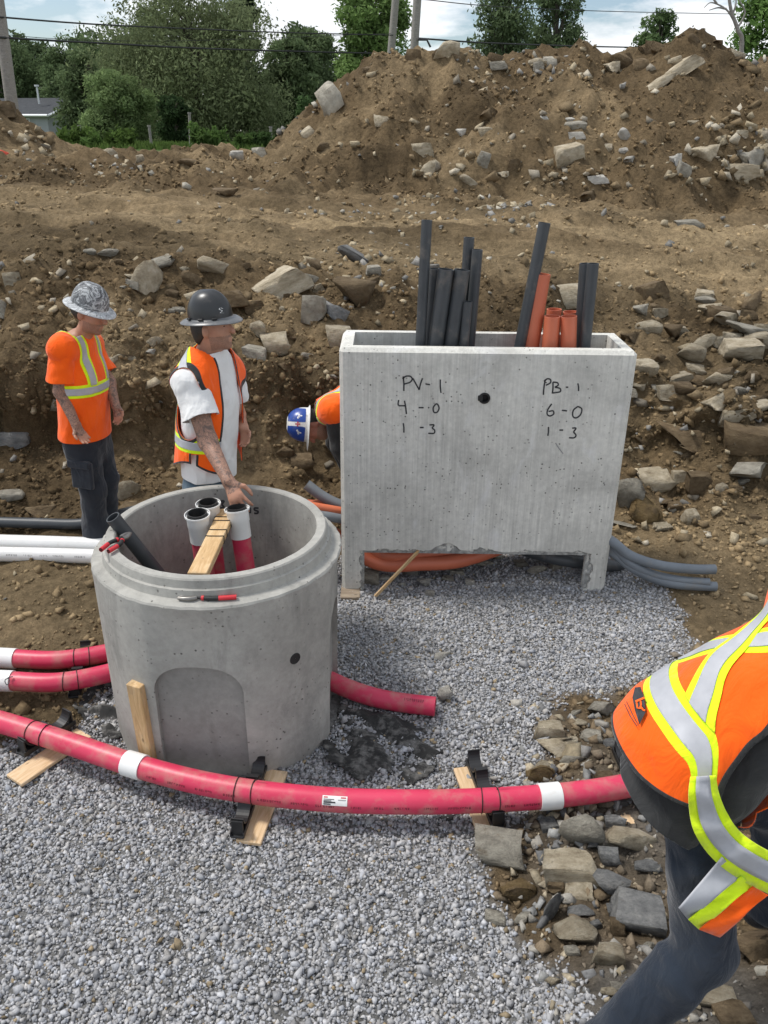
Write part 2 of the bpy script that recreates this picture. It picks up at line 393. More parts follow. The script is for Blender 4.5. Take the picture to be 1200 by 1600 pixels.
GPOLY = at_z(np.array([-700, -400, 0, 90, 160, 250, 420, 520, 540, 700, 960, 1030, 1062, 1060, 1010, 960, 900, 845, 838, 860, 850, 770, 752, 775, 830, 905, 935, 925, 930, 930, -900.]),
             np.array([1330, 1240, 1192, 1170, 1130, 1000, 900, 880, 870, 862, 880, 930, 965, 1010, 1050, 1085, 1085, 1095, 1150, 1200, 1240, 1280, 1330, 1400, 1450, 1520, 1580, 1640, 1800, 2600, 2600.]), 0.)[:, :2]
def poly_sd(x, y, P):
    """signed distance to polygon (negative inside)"""
    shp = x.shape; x = x.ravel(); y = y.ravel(); d = np.full(x.shape, 1e9); ins = np.zeros(x.shape, bool)
    for i in range(len(P)):
        a = P[i]; b = P[(i+1) % len(P)]; e = b-a; wx = x-a[0]; wy = y-a[1]
        tt = np.clip((wx*e[0]+wy*e[1])/(e@e), 0, 1); d = np.minimum(d, np.hypot(wx-tt*e[0], wy-tt*e[1]))
        c = ((a[1] > y) != (b[1] > y)) & (x < (b[0]-a[0])*(y-a[1])/(b[1]-a[1]+1e-12)+a[0]); ins ^= c
    return np.where(ins, -d, d).reshape(shp)
def gravel_mask(x, y):
    d = poly_sd(x, y, GPOLY)+.1*fbm2(x*3, y*3, 3, 91)
    return 1-sstep(-.06, .08, d)
def H(x, y, detail=True):
    x = np.asarray(x, float); y = np.asarray(y, float)
    wig = (.16*fbm2(x*.9, y*.25+3, 3, 11)+.09*fbm2(x*3.4, y*.8, 4, 13, .6))*sstep(5.2, 6.2, y)*(1-sstep(8, 11, y))
    yy = y+wig; s = x/np.maximum(y, 4.2)
    l = interp(yy, LY, LZ); c = interp(yy, CY, CZ); r = interp(yy, RY, RZ)
    z = l+(c-l)*sstep(-.32, -.06, s); z = z+(r-z)*sstep(.1, .42, s)
    # mounds of spoil
    cz = interp(x+.25*fbm2(x*.7, y*.7, 3, 5), _cw[:, 0], _cw[:, 2]); toe = 13.5+.5*fbm2(x*.5, y*0+2., 3, 31)
    prof = np.where(y < 16.8, np.clip((y-toe)/(16.8-toe), 0, 1), np.clip(1-(y-17.4)/3.6, 0, 1)); prof = prof**.93
    z = z+np.maximum(cz-z, 0)*prof*(x > -4)
    lz = interp(x, _lw[:, 0], _lw[:, 2]); pl = np.where(y < 19, np.clip((y-16.6)/2.4, 0, 1), np.clip(1-(y-19.5)/3, 0, 1))
    z = z+np.maximum(lz-z, 0)*pl*(x < -4)
    # soil heaped at the right foreground, low swell at the left
    z = z+.25*sstep(.38, .8, x)*(1-sstep(1.7, 2.35, y))+.05*sstep(.55, .9, x)*(1-sstep(3.2, 3.9, y))
    if detail:
        gm = gravel_mask(x, y); far = 1-sstep(20, 24, y); rough = (1-gm)
        z = z+gm*.008*fbm2(x*5, y*5, 3, 21)
        rut = sstep(7.9, 8.8, y)*(1-sstep(12.2, 13.6, y)); near = (.018+.03*sstep(4.8, 6.2, y)+.03*sstep(12.5, 14.5, y))*(1-.55*rut)
        z = z+rough*far*near*(1.2+.5*sstep(5.5, 6.5, y))*fbm2(x*2.6, y*2.6, 5, 41, .6)
        z = z+rough*far*(.012+.032*sstep(5.4, 6.4, y))*(1-.6*rut)*(.5-np.abs(fbm2(x*6.3, y*6.3, 4, 45, .6)))
        z = z+rough*far*.06*sstep(5.6, 6.4, y)*np.abs(fbm2(x*1.3, y*1.5, 4, 43))-rough*far*.02*sstep(5.6, 6.4, y)
        # wheel ruts running across the bench
        z = z+rut*.11*fbm2(x*.3, y*2.1+.15*x, 4, 47, .58)
        z = z+sstep(12.5, 14, y)*far*.10*fbm2(x*1.1, y*1.1, 4, 53, .55)
    return z
def warp(x, y, z):
    """sideways roughness of the cut bank: ragged overhanging lip, undercut foot"""
    lip = sstep(.75, 1.15, z)*sstep(5.9, 6.3, y)*(1-sstep(6.5, 7.4, y))*(.17+.12*fbm2(x*2.2, y*.5, 3, 15))
    foot = -.07*sstep(.3, .55, z)*(1-sstep(.7, .95, z))*sstep(5.9, 6.1, y)*(1-sstep(6.5, 6.9, y)); dy = -lip-foot
    m_ = (y > 5.6) & (y < 7.8) & (np.abs(x) < 5.5); Pw = np.stack([x[m_], y[m_], z[m_]*1.3], -1); am = sstep(5.6, 6.1, y[m_])*(1-sstep(6.7, 7.8, y[m_]))
    dy[m_] += am*(.075*noise3(Pw*3.1, 5)+.05*noise3(Pw*6.7, 6)+.035*noise3(Pw*14., 7)); return dy
def march(px, py, lo=1.2, hi=60):
    """where the ray through a photo pixel first meets the ground"""
    d = ray(px, py); ts = np.concatenate([np.linspace(lo, 12, 900), np.linspace(12, hi, 700)])
    P = CAM+d*(ts/d[1])[:, None]; below = P[:, 2] < H(P[:, 0], P[:, 1], False)+.06
    i = int(np.argmax(below)) if below.any() else len(ts)-1
    t0 = ts[i]; ts = np.linspace(t0-.1, t0+.2+.08*t0, 90); P = CAM+d*(ts/d[1])[:, None]; below = P[:, 2] < H(P[:, 0], P[:, 1])
    q = P[int(np.argmax(below)) if below.any() else 20].copy(); q[1] += float(warp(q[0:1], q[1:2], q[2:3])[0]); return q
def march_many(px, py, lo=1.2, hi=45, ns=420):
    d = ray(np.asarray(px, float), np.asarray(py, float)); ts = np.geomspace(lo, hi, ns); P = CAM+d[:, None, :]*(ts[None, :]/d[:, 1:2])[..., None]
    below = P[..., 2] < H(P[..., 0], P[..., 1], False); i = np.where(below.any(1), below.argmax(1), ns-1); Q = P[np.arange(len(P)), i].copy(); Q[:, 2] = H(Q[:, 0], Q[:, 1]); Q[:, 1] += warp(Q[:, 0], Q[:, 1], Q[:, 2]); return Q
SOIL = np.array([.15, .107, .06]); SAND = np.array([.31, .232, .135]); GRASS = np.array([.07, .105, .03]); GREY = np.array([.25, .247, .24])
def soil_tone(x, y):
    sand = sstep(.0, .6, fbm2(x*.9, y*.9+7, 3, 61))*.45
    sand = np.maximum(sand, .9*sstep(3.2, 3.8, y)*(1-sstep(4.7, 5.2, y))*sstep(1.0, 1.4, -x))
    sand = np.maximum(sand, .75*sstep(1.1, 1.5, x)*sstep(3.9, 4.3, y)*(1-sstep(5.6, 6.0, y)))
    rut = sstep(7.8, 8.8, y)*(1-sstep(11.5, 13.5, y)); sand = np.maximum(sand, rut*(.75+.6*fbm2(x*.3, y*1.8, 3, 63)))
    sand = np.clip(sand, 0, 1)[..., None]
    c = SOIL*(1-sand)+SAND*sand
    dk = sstep(.1, .7, fbm2(x*.7+9, y*.9, 3, 67))[..., None]*.35; c = c*(1-dk)
    gm = gravel_mask(x, y)[..., None]; c = c*(1-gm)+GREY*gm
    rb = (sstep(.45, .8, x)*(1-sstep(3.2, 3.9, y))*np.clip(.75+.6*fbm2(x*2.2, y*2.2, 3, 68), 0, 1)*(1-sstep(1.25, 1.5, x)))[..., None]; c = c*(1-rb)+np.array([.15, .135, .115])*rb
    gr = (sstep(22.5, 24.5, y))[..., None]; return c*(1-gr)+GRASS*gr
ys = [-6., -3, -1, 0, .5, .9]
while ys[-1] < 24: ys.append(ys[-1]+max(.014, .0052*ys[-1])*(.8 if 5.6 < ys[-1] < 8 else 1))
while ys[-1] < 900: ys.append(ys[-1]*1.12)
ys = np.array(ys); sc_ = np.linspace(-1, 1, 367); sc_ = np.sign(sc_)*np.abs(sc_)**1.15*.78
Yg, Sg = np.meshgrid(ys, sc_, indexing='ij'); Xg = Sg*(np.maximum(Yg, .5)+1.6)*np.where(Yg > 24, 1+(Yg-24)*.01, 1)
Zg = H(Xg, Yg); nr, nc = Zg.shape
idx = np.arange(nr*nc).reshape(nr, nc)
Fg = np.stack([idx[:-1, :-1], idx[:-1, 1:], idx[1:, 1:], idx[1:, :-1]], -1).reshape(-1, 4)
Yd = Yg+warp(Xg, Yg, Zg)
ground = mk('ground', np.stack([Xg, Yd, Zg], -1).reshape(-1, 3), Fg, MT['soil'], smooth=True, attrs={'tone': ('POINT', soil_tone(Xg, Yg).reshape(-1, 3))})
tag(ground, kind='structure')

# ------------------------------------------------------------------ loose stuff: gravel, clods, chips
CUBE = np.array([[a, b, c] for a in (-1, 1) for b in (-1, 1) for c in (-1, 1)], float)/1.5
CF = np.array([[0, 1, 3], [0, 3, 2], [4, 6, 7], [4, 7, 5], [0, 4, 5], [0, 5, 1], [2, 3, 7], [2, 7, 6], [0, 2, 6], [0, 6, 4], [1, 5, 7], [1, 7, 3]])
OCT = np.array([[1, 0, 0], [-1, 0, 0], [0, 1, 0], [0, -1, 0], [0, 0, 1], [0, 0, -1]], float)*1.12
OF = np.array([[0, 2, 4], [2, 1, 4], [1, 3, 4], [3, 0, 4], [2, 0, 5], [1, 2, 5], [3, 1, 5], [0, 3, 5]])
def scatter(P, size, tone, base, faces, rg, jit=.28, flat=(.45, .8)):
    n = len(P); nv = len(base)
    V = base[None]*(1+jit*rg.uniform(-1, 1, (n, nv, 1)))+jit*.6*rg.uniform(-1, 1, (n, nv, 3))
    sc = np.stack([rg.uniform(.85, 1.35, n), rg.uniform(.7, 1., n), rg.uniform(*flat, n)], 1)
    V = V*sc[:, None]*size[:, None, None]
    q = rg.normal(size=(n, 4)); q[:, 1:3] *= .45; q /= np.linalg.norm(q, axis=1)[:, None]
    w_, x_, y_, z_ = q.T
    R = np.stack([1-2*(y_*y_+z_*z_), 2*(x_*y_-z_*w_), 2*(x_*z_+y_*w_), 2*(x_*y_+z_*w_), 1-2*(x_*x_+z_*z_), 2*(y_*z_-x_*w_), 2*(x_*z_-y_*w_), 2*(y_*z_+x_*w_), 1-2*(x_*x_+y_*y_)], 1).reshape(n, 3, 3)
    V = np.einsum('nij,nvj->nvi', R, V)+P[:, None]
    F = (faces[None]+(np.arange(n)*nv)[:, None, None]).reshape(-1, 3)
    return V.reshape(-1, 3), F, np.repeat(tone, nv, 0)
def stuff(name, label, cat, P, size, tone, mat, base=CUBE, faces=CF, seed=1, **kw):
    V, F, T = scatter(P, size, tone, base, faces, np.random.default_rng(seed), **kw)
    return tag(mk(name, V, F, mat, attrs={'tone': ('POINT', T)}), label, cat, kind='stuff')
MAN = np.array([-.832, 3.70]); MR = .619
# crushed stone bed
n = 225000; x = rng.uniform(-2.6, 2.3, n); y = 1.15+4.6*rng.random(n)**1.1
gm = gravel_mask(x, y); keep = (rng.random(n) < gm) & (np.hypot(x-MAN[0], y-MAN[1]) > MR-.02) & (np.abs(x) < (y+1.3)*.62)
x, y = x[keep], y[keep]; sz = rng.lognormal(math.log(.0077), .34, len(x)); print('gravel', len(x))
z = H(x, y)+sz*rng.uniform(-.2, .75, len(x))
v_ = np.clip(rng.normal(.36, .08, len(x)), .14, .54)[:, None]; tint = rng.normal(0, 1, (len(x), 1))
tone = v_*np.array([1, 1, 1.02])+v_*tint*np.array([.025, .008, -.022])
brn = rng.random(len(x)) < .03; tone[brn] = np.array([.28, .22, .14])*rng.uniform(.7, 1.3, (brn.sum(), 1))
stuff('gravel', 'grey crushed stone bedding spread around the concrete chambers', 'gravel', np.stack([x, y, z], 1), sz, tone, MT['stone'], OCT, OF, seed=3, jit=.36, flat=(.6, .95))
# soil clods
n = 66000; y = 1.2+15.6*rng.random(n)**1.25; x = rng.uniform(-.66, .66, n)*(y+1.2)
dens = (1-gravel_mask(x, y))*np.clip(.55+.7*fbm2(x*1.1, y*1.1, 3, 71), .12, 1)*(1-.6*sstep(7.9, 8.8, y)*(1-sstep(12.2, 13.6, y))); k = rng.random(n) < dens
x, y = x[k], y[k]; sz = rng.lognormal(0, .6, len(x))*(.006+.0009*y); sz = np.minimum(sz, .045)
t_ = soil_tone(x, y)*rng.uniform(.95, 1.6, (len(x), 1))
Qb = march_many(rng.uniform(-150, 1350, 15000), 395+470*rng.random(15000)**1., 4.4, 11, 130); Qb = Qb[(gravel_mask(Qb[:, 0], Qb[:, 1]) < .2) & (Qb[:, 1] > 5.2)]
sb = rng.lognormal(0, .55, len(Qb))*.0105; sb = np.minimum(sb, .05); tb = soil_tone(Qb[:, 0], Qb[:, 1])*rng.uniform(.85, 1.45, (len(Qb), 1))
stuff('soil_clods', 'loose brown clods of earth strewn over the dug ground', 'soil', np.vstack([np.stack([x, y+warp(x, y, H(x, y)), H(x, y)+sz*.15], 1), Qb]), np.r_[sz, sb], np.vstack([t_, tb]), MT['clod'], OCT, OF, seed=5, flat=(.5, .85), jit=.34)
# small stone chips
n = 11000; y = 1.4+15.6*rng.random(n)**.95; x = rng.uniform(-.66, .66, n)*(y+1.2)
dens = (1-gravel_mask(x, y))*np.clip(.02+1.1*fbm2(x*.6+4, y*.6, 3, 73)+.2*sstep(13, 14, y)*sstep(0, 3, x)+.5*sstep(.5, .8, x)*(1-sstep(3.5, 4, y)), .04, 1); k = rng.random(n) < dens
x, y = x[k], y[k]; sz = rng.lognormal(0, .45, len(x))*(.011+.0019*y); sz = np.minimum(sz, .07)
pick = rng.random(len(x))[:, None]; t_ = np.where(pick < .55, [.38, .32, .22], np.where(pick < .85, [.27, .26, .24], [.46, .43, .36]))*rng.uniform(.6, 1.25, (len(x), 1))
print('chips', len(x))
stuff('stone_chips', 'small tan and grey stone chips scattered through the earth', 'stones', np.stack([x, y, H(x, y)+sz*.1], 1), sz, t_, MT['clod'], seed=6, jit=.35, flat=(.35, .75))

# ------------------------------------------------------------------ precast round chamber
MX, MY = MAN
def th_facet(k): return math.atan2(-MY, -MX+.0)+rad(-15.0)+k*math.pi/2     # towards the photographer, slightly turned
man = thing('concrete_chamber', 'round grey precast concrete chamber with stepped rim and arched knockout', 'manhole', (MX, MY, 0))
def man_profile():
    R = MR; out = []
    for z in np.linspace(-.06, 1.0, 16): out.append((R, z))
    out += [(R-.006, 1.010), (R-.018, 1.014), (.575, 1.018), (.566, 1.022), (.562, 1.04), (.559, 1.062), (.549, 1.067), (.546, 1.085), (.543, 1.104), (.537, 1.111), (.500, 1.111), (.494, 1.105)]
    for z in np.linspace(1.05, .04, 12): out.append((.494, z))
    out += [(.30, .04), (0.001, .04)]
    return out
prof = man_profile(); seg = 144; V = []; F = []
FA = [th_facet(k) for k in range(4)]; HALF = rad(20.5)
for i, (r_, z) in enumerate(prof):
    for j in range(seg):
        a_ = 2*math.pi*j/seg; rr = r_
        if i < 16:
            for f_ in FA:
                d_ = (a_-f_+math.pi) % (2*math.pi)-math.pi
                if abs(d_) < HALF: rr = min(rr, r_*(1-(1-math.cos(HALF)/math.cos(d_))*min(1, max(0, (.99-z)/.10))))
            rr -= .012*(1-z)                                             # slight draft of the mould
        if 15 <= i <= 17: rr += .004*float(noise2(np.array([a_*26.]), np.array([i*.5]), 3)[0])-.004*max(0, float(noise2(np.array([a_*40.]), np.array([3.]), 9)[0]))
        if 18 <= i <= 27: rr += .0015*float(noise2(np.array([a_*20.]), np.array([z*30]), 4)[0])
        V.append((rr*math.cos(a_), rr*math.sin(a_), z))
for i in range(len(prof)-1):
    for j in range(seg):
        k = (j+1) % seg; F.append((i*seg+j, i*seg+k, (i+1)*seg+k, (i+1)*seg+j))
F.append(tuple(range(seg))[::-1])
F.append(tuple((len(prof)-1)*seg+j for j in range(seg)))
barrel = mkpy('barrel', V, F, MT['conc_man'], None, True)
cut = []
DF = MR*math.cos(HALF)-.012*.5
def facet_matrix(f_, d):
    o_ = Vector((math.cos(f_)*d, math.sin(f_)*d, 0)); xx = Vector((-math.sin(f_), math.cos(f_), 0)); zz = Vector((math.cos(f_), math.sin(f_), 0))
    return Matrix(((xx.x, 0, zz.x, o_.x), (xx.y, 0, zz.y, o_.y), (0, 1, 0, 0), (0, 0, 0, 1)))
ARCHW, ARCHH = .212, .665
arch = [(-ARCHW, -.05), (ARCHW, -.05), (ARCHW-.002, ARCHH-.16)]+[(ARCHW*math.copysign(abs(math.cos(q))**.75, math.cos(q)), ARCHH-.16+.16*math.sin(q)**.85) for q in np.linspace(.12, math.pi-.12, 17)]+[(-ARCHW+.002, ARCHH-.16)]
for k in range(4): cut.append(extrude_poly('cut', arch, .3, None, None, facet_matrix(FA[k], DF-.035)))
def hole_at(px, py, r, depth):
    # where the pixel ray meets the barrel
    d = ray(px, py); o_ = CAM-np.array([MX, MY, 0]); A_ = d[0]**2+d[1]**2; B_ = o_[0]*d[0]+o_[1]*d[1]; C_ = o_[0]**2+o_[1]**2-(MR-.01)**2
    tt = (-B_-math.sqrt(B_*B_-A_*C_))/A_; p = o_+d*tt; f_ = math.atan2(p[1], p[0]); return p, f_
hp, hf = hole_at(460, 1028, .03, .1)
bm = bmesh.new(); bmesh.ops.create_cone(bm, cap_ends=True, segments=20, radius1=.024, radius2=.024, depth=.12)
bm.transform(Matrix.Translation(Vector(hp))@Matrix.Rotation(hf, 4, 'Z')@Matrix.Rotation(math.pi/2, 4, 'Y')); cut.append(from_bm('cut', bm, None))
boolean(barrel, cut)
barrel.parent = man
try: barrel.data.set_sharp_from_angle(angle=rad(24))
except Exception: pass
for k in range(4):
    inner = [(x_*.985, y_*.992 if y_ > 0 else -.04) for x_, y_ in arch]
    extrude_poly('knockout_panel', inner, .008, MT['conc_knock'], man, facet_matrix(FA[k], DF-.041))
lh = lathe('hole_shade_disc', [(.030, -.004), (.029, .004), (.026, .005), (.024, .003), (.001, .003)], MT['rubber'], man, 24, tuple(hp*np.array([1.008, 1.008, 1]))); lh.rotation_euler = (0, math.pi/2, hf)  # black disc set proud, standing for the shade inside the lifting hole
# painted mark on the inside wall
def ribbon(name, strokes, width, toworld, mat, parent, nrm_off=None):
    for st in strokes:
        V = []; F = []; st = np.array(st, float)
        if len(st) > 2: st = catmull(list(st), 5)[:, :2]
        T = np.gradient(st, axis=0); T /= np.linalg.norm(T, axis=1)[:, None]+1e-9; Nn = np.stack([-T[:, 1], T[:, 0]], 1)*width/2
        for p_, n_ in zip(st, Nn): V.append(toworld(p_+n_)); V.append(toworld(p_-n_))
        for i in range(len(st)-1): F.append((2*i, 2*i+1, 2*i+3, 2*i+2))
        mkpy(name, V, F, mat, parent)
def inner_wall(p):
    d = ray(p[0], p[1]); o_ = CAM-np.array([MX, MY, 0]); A_ = d[0]**2+d[1]**2; B_ = o_[0]*d[0]+o_[1]*d[1]; C_ = o_[0]**2+o_[1]**2-.4915**2
    tt = (-B_+math.sqrt(B_*B_-A_*C_))/A_; return o_+d*tt
ribbon('painted_mark', [[(385, 792), (384, 798), (392, 798)], [(391, 793), (391, 802)], [(404, 794), (398, 794), (398, 797), (403, 799), (402, 802), (397, 802)],
                        [(337, 786), (340, 784), (341, 789), (337, 793)], [(344, 783), (350, 783), (347, 788), (350, 793), (344, 794)]], 3.0, inner_wall, MT['ink'], man)

def rim_point(px, py, z): return AZ(px, py, z)
# ------------------------------------------------------------------ conduits
def conduit(name, label, pts, r, mat, hollow=True, seg=22, group=None, n=8, cat='pipe', wall=.006, pname='pipe'):
    P = catmull(pts, n) if len(pts) > 2 else np.array(pts, float)
    c0 = P[0]; t_ = thing(name, label, cat, tuple(c0), group)
    tube(pname, P-c0, r, mat, t_, seg, wall if hollow else None)
    return t_, P
def ring_on(P, s, width, r, mat, parent, name, seg=24, wall=None):
    """sleeve around the swept path P at arclength fraction s"""
    L_ = np.r_[0, np.cumsum(np.linalg.norm(np.diff(P, axis=0), axis=1))]; c = s*L_[-1] if s <= 1 else s
    q = np.linspace(c-width/2, c+width/2, 5); Q = np.stack([np.interp(q, L_, P[:, k]) for k in range(3)], 1)
    return tube(name, Q-np.array(parent.location), r, mat, parent, seg, wall or .01)
def frac_at(P, px):
    d = P-CAM; u = 600+FPX*(d@_R)/(d@_F); L_ = np.r_[0, np.cumsum(np.linalg.norm(np.diff(P, axis=0), axis=1))]
    o_ = np.argsort(u); return float(np.interp(px, u[o_], L_[o_]/L_[-1]))
def wire_tie(P, s, r, parent, tail=True):
    L_ = np.r_[0, np.cumsum(np.linalg.norm(np.diff(P, axis=0), axis=1))]; c = s*L_[-1]
    p = np.array([np.interp(c, L_, P[:, k]) for k in range(3)]); p2 = np.array([np.interp(c+.02, L_, P[:, k]) for k in range(3)]); d, s_, n_ = frame_from(p2-p)
    px_ = p[0]*37; pts = []
    for a_ in np.linspace(0, 2*math.pi, 26):
        pts.append(p+(r+.003)*(math.cos(a_)*np.array(s_)+math.sin(a_)*np.array(n_))+np.array(d)*.005*math.sin(a_+px_))
    if tail:
        a_ = rad(100); e = p+(r+.004)*(math.cos(a_)*np.array(s_)+math.sin(a_)*np.array(n_))
        pts = [e+np.array(d)*.05+np.array(n_)*.012, e+np.array(d)*.03+np.array(n_)*.018, e]+pts
    return tube('tie_wire', np.array(pts)-np.array(parent.location), .0022, MT['wire'], parent, 6)
RC = .055
def path_z(pp, z):
    z = np.broadcast_to(z, (len(pp),)); return [at_z(a_, b_, zz) for (a_, b_), zz in zip(pp, z)]
CZH = .145
# long red conduit in front of the round chamber
fp = path_z([(-160, 1082), (-20, 1122), (60, 1146), (130, 1169), (205, 1194), (300, 1220), (400, 1238), (525, 1250), (640, 1253), (745, 1251), (860, 1244), (955, 1232), (1040, 1214), (1150, 1180)], CZH)
fc, FP_ = conduit('red_conduit', 'long red conduit curving across the gravel in front of the round chamber', fp, RC, MT['red'])
for px_ in (211, 858): ring_on(FP_, frac_at(FP_, px_), .1, RC+.006, MT['white'], fc, 'coupling')
for px_ in (52, 72, 370, 398, 752, 776): wire_tie(FP_, frac_at(FP_, px_), RC, fc, px_ in (72, 398, 776))
def print_on(P, s0, s1, r, ang, parent, mat, seed, hgt=.011, name='printed_line'):
    """row of tiny printed characters along a pipe"""
    L_ = np.r_[0, np.cumsum(np.linalg.norm(np.diff(P, axis=0), axis=1))]; R_ = random.Random(seed); V = []; F = []; c = s0*L_[-1]
    def pt(c_, a_):
        p = np.array([np.interp(c_, L_, P[:, k]) for k in range(3)]); p2 = np.array([np.interp(c_+.01, L_, P[:, k]) for k in range(3)]); d, s_, n_ = frame_from(p2-p)
        return p+(r+.0012)*(math.cos(a_)*np.array(s_)+math.sin(a_)*np.array(n_))-np.array(parent.location)
    while c < s1*L_[-1]:
        for w_ in range(R_.randint(4, 10)):
            wd = R_.uniform(.005, .009)
            for bar in range(R_.choice((1, 2, 2))):
                x0 = c+bar*wd*.55; b0 = len(V); lo = ang-hgt/2/r*R_.choice((1, 1, .2)); hi = ang+hgt/2/r
                for q in ((x0, lo), (x0+wd*.28, lo), (x0+wd*.28, hi), (x0, hi)): V.append(pt(*q))
                F.append((b0, b0+1, b0+2, b0+3))
            if R_.random() < .7:
                b0 = len(V); mid = ang+R_.choice((-1, 0, 1))*hgt*.4/r
                for q in ((c, mid-.0012/r), (c+wd*.8, mid-.0012/r), (c+wd*.8, mid+.0012/r), (c, mid+.0012/r)): V.append(pt(*q))
                F.append((b0, b0+1, b0+2, b0+3))
            c += wd*1.5
        c += R_.uniform(.02, .07)
    return mkpy(name, V, F, mat, parent)
CA = rad(12)
def fr(a_): return frac_at(FP_, a_)
print_on(FP_, fr(240), fr(365), RC, CA, fc, MT['print'], 1)
print_on(FP_, fr(408), fr(500), RC, CA, fc, MT['print'], 2); print_on(FP_, fr(550), fr(735), RC, CA, fc, MT['print'], 3); print_on(FP_, fr(785), fr(838), RC, CA, fc, MT['print'], 4)
def wrap_label(P, s0, s1, r, a0, a1, parent, mat, name, off=.0016):
    L_ = np.r_[0, np.cumsum(np.linalg.norm(np.diff(P, axis=0), axis=1))]; V = []; F = []; nu, nv = 8, 8
    for i in range(nu+1):
        c = (s0+(s1-s0)*i/nu)*L_[-1]; p = np.array([np.interp(c, L_, P[:, k]) for k in range(3)]); p2 = np.array([np.interp(c+.01, L_, P[:, k]) for k in range(3)]); d, s_, n_ = frame_from(p2-p)
        for j in range(nv+1):
            a_ = a0+(a1-a0)*j/nv; V.append(p+(r+off)*(math.cos(a_)*np.array(s_)+math.sin(a_)*np.array(n_))-np.array(parent.location))
    for i in range(nu):
        for j in range(nv): q = i*(nv+1)+j; F.append((q, q+1, q+nv+2, q+nv+1))
    return mkpy(name, V, F, mat, parent, True)
lb = wrap_label(FP_, fr(506), fr(544), RC, rad(18), rad(62), fc, MT['paper'], 'paper_label')
for k, (u0, u1, a0, a1, mm) in enumerate([(508, 514, 52, 57, 'grip'), (534, 542, 52, 57, 'grip'), (508, 524, 44, 47, 'ink'), (508, 520, 38, 41, 'ink'), (508, 526, 30, 36, 'ink'), (530, 542, 42, 46, 'print_grey'), (508, 519, 22, 27, 'ink')]):
    wrap_label(FP_, fr(u0), fr(u1), RC, rad(a0), rad(a1), fc, MT[mm], 'label_print', .0026)
# the two red conduits entering at the left
for q, (pp, zz, cx_, lab) in enumerate([([(-160, 1024), (-40, 1026), (25, 1029), (90, 1031), (163, 1021), (235, 1004)], [.17]*5+[.17], 8, 'red conduit with white sleeve entering the round chamber, the farther of the two'),
                           ([(-160, 1058), (-40, 1062), (15, 1064), (90, 1066), (168, 1052), (240, 1028)], [.17]*6, 2, 'red conduit with white sleeve entering the round chamber, the nearer of the two')]):
    c_, P_ = conduit('red_conduit', lab, path_z(pp, zz), RC-.003, MT['red'])
    ring_on(P_, frac_at(P_, cx_), .13, RC+.003, MT['white'], c_, 'coupling')
    for u in ((118, 139) if q == 0 else (101, 121)): wire_tie(P_, frac_at(P_, u), RC-.003, c_, False)
    if q == 1: ribbon('pen_mark', [[(8, 1062), (13, 1060), (15, 1065), (11, 1070), (8, 1066), (8, 1062)], [(12, 1059), (20, 1057)]], 1.6, lambda p: at_z(p[0], p[1], .17+RC+.0)-np.array(c_.location), MT['ink'], c_)
# the short one leaving at the right
c_, P_ = conduit('red_conduit', 'short red conduit stub lying on the gravel with an open end', path_z([(470, 1040), (515, 1063), (560, 1082), (610, 1095), (680, 1104)], [.1, .085, .07, .062, .06]), RC-.002, MT['red'])
print_on(P_, .8, .93, RC-.002, rad(60), c_, MT['print'], 6, .016)
# stub-ups inside the chamber
def stub(px, py, lean, lab):
    top = at_z(px, py, 1.125) if True else None
    base = np.array([top[0]+lean[0], top[1]+lean[1], .045])
    t_ = thing('red_riser', lab, 'pipe', tuple(base)); ax = top-base; ln = np.linalg.norm(ax); d = ax/ln
    P = np.array([base+d*(ln-.14)*k/6 for k in range(7)])-base
    tube('pipe', P, .049, MT['red'], t_, 22, .006)
    Q = np.array([base+d*(ln-.16), base+d*(ln-.075), base+d*(ln-.07), base+d*(ln-.012), base+d*(ln-.01), base+d*ln])-base
    tube('coupling', Q, [.0545, .0545, .057, .057, .066, .066], MT['white'], t_, 28, .0035)
    tube('inner_sleeve', np.array([base+d*(ln-.06), base+d*(ln+.008)])-base, .051, MT['rubber'], t_, 24, .006)
    return t_, top, d
s1_ = stub(308, 803, (.02, .1), 'red riser with white collar, in front of the plank, nobody touching it')
s2_ = stub(325, 786, (.02, .05), 'red riser with white collar standing just behind another one beside the plank')
s3_ = stub(370, 794, (.1, -.10), 'red riser with white collar that the tattooed man rests his hand on')
# plank
def board(name, label, a_, b_, wd, th, mat, up=(0, 0, 1), bev=.003, cat='board', group=None, seed=0):
    a_ = Vector(a_); b_ = Vector(b_); d, s_, n_ = frame_from(b_-a_, up); ln = (b_-a_).length
    R = Matrix(((d.x, s_.x, n_.x), (d.y, s_.y, n_.y), (d.z, s_.z, n_.z)))
    o = bevel_box(name, (a_+b_)/2, (ln, wd, th), mat, None, R, bev); return tag(o, label, cat, group)
pa, pb = AZ(306, 903, .99), AZ(366, 772, 1.0)
pa = AY(312, 893, MY-.42); pb = AY(356, 800, MY+.30)
pk = board('plank', 'pine plank wedged inside the round chamber between the red risers', pa+(pa-pb).normalized()*.05, pb, .088, .038, MT['wood'])
pkd = (pb-pa).normalized(); pkl = (pb-pa).length+.05
for xx, wd in ((.02, .12), (.1, .13), (.22, .13), (.27, .1)):
    g = [(xx+.004*math.sin(3*a_), (.047)*math.copysign(abs(math.cos(a_))**.3, math.cos(a_)), .0225*math.copysign(abs(math.sin(a_))**.3, math.sin(a_))) for a_ in np.linspace(0, 2*math.pi, 33)]
    tube('tie_wire', np.array(g), .0022, MT['wire'], pk, 6)
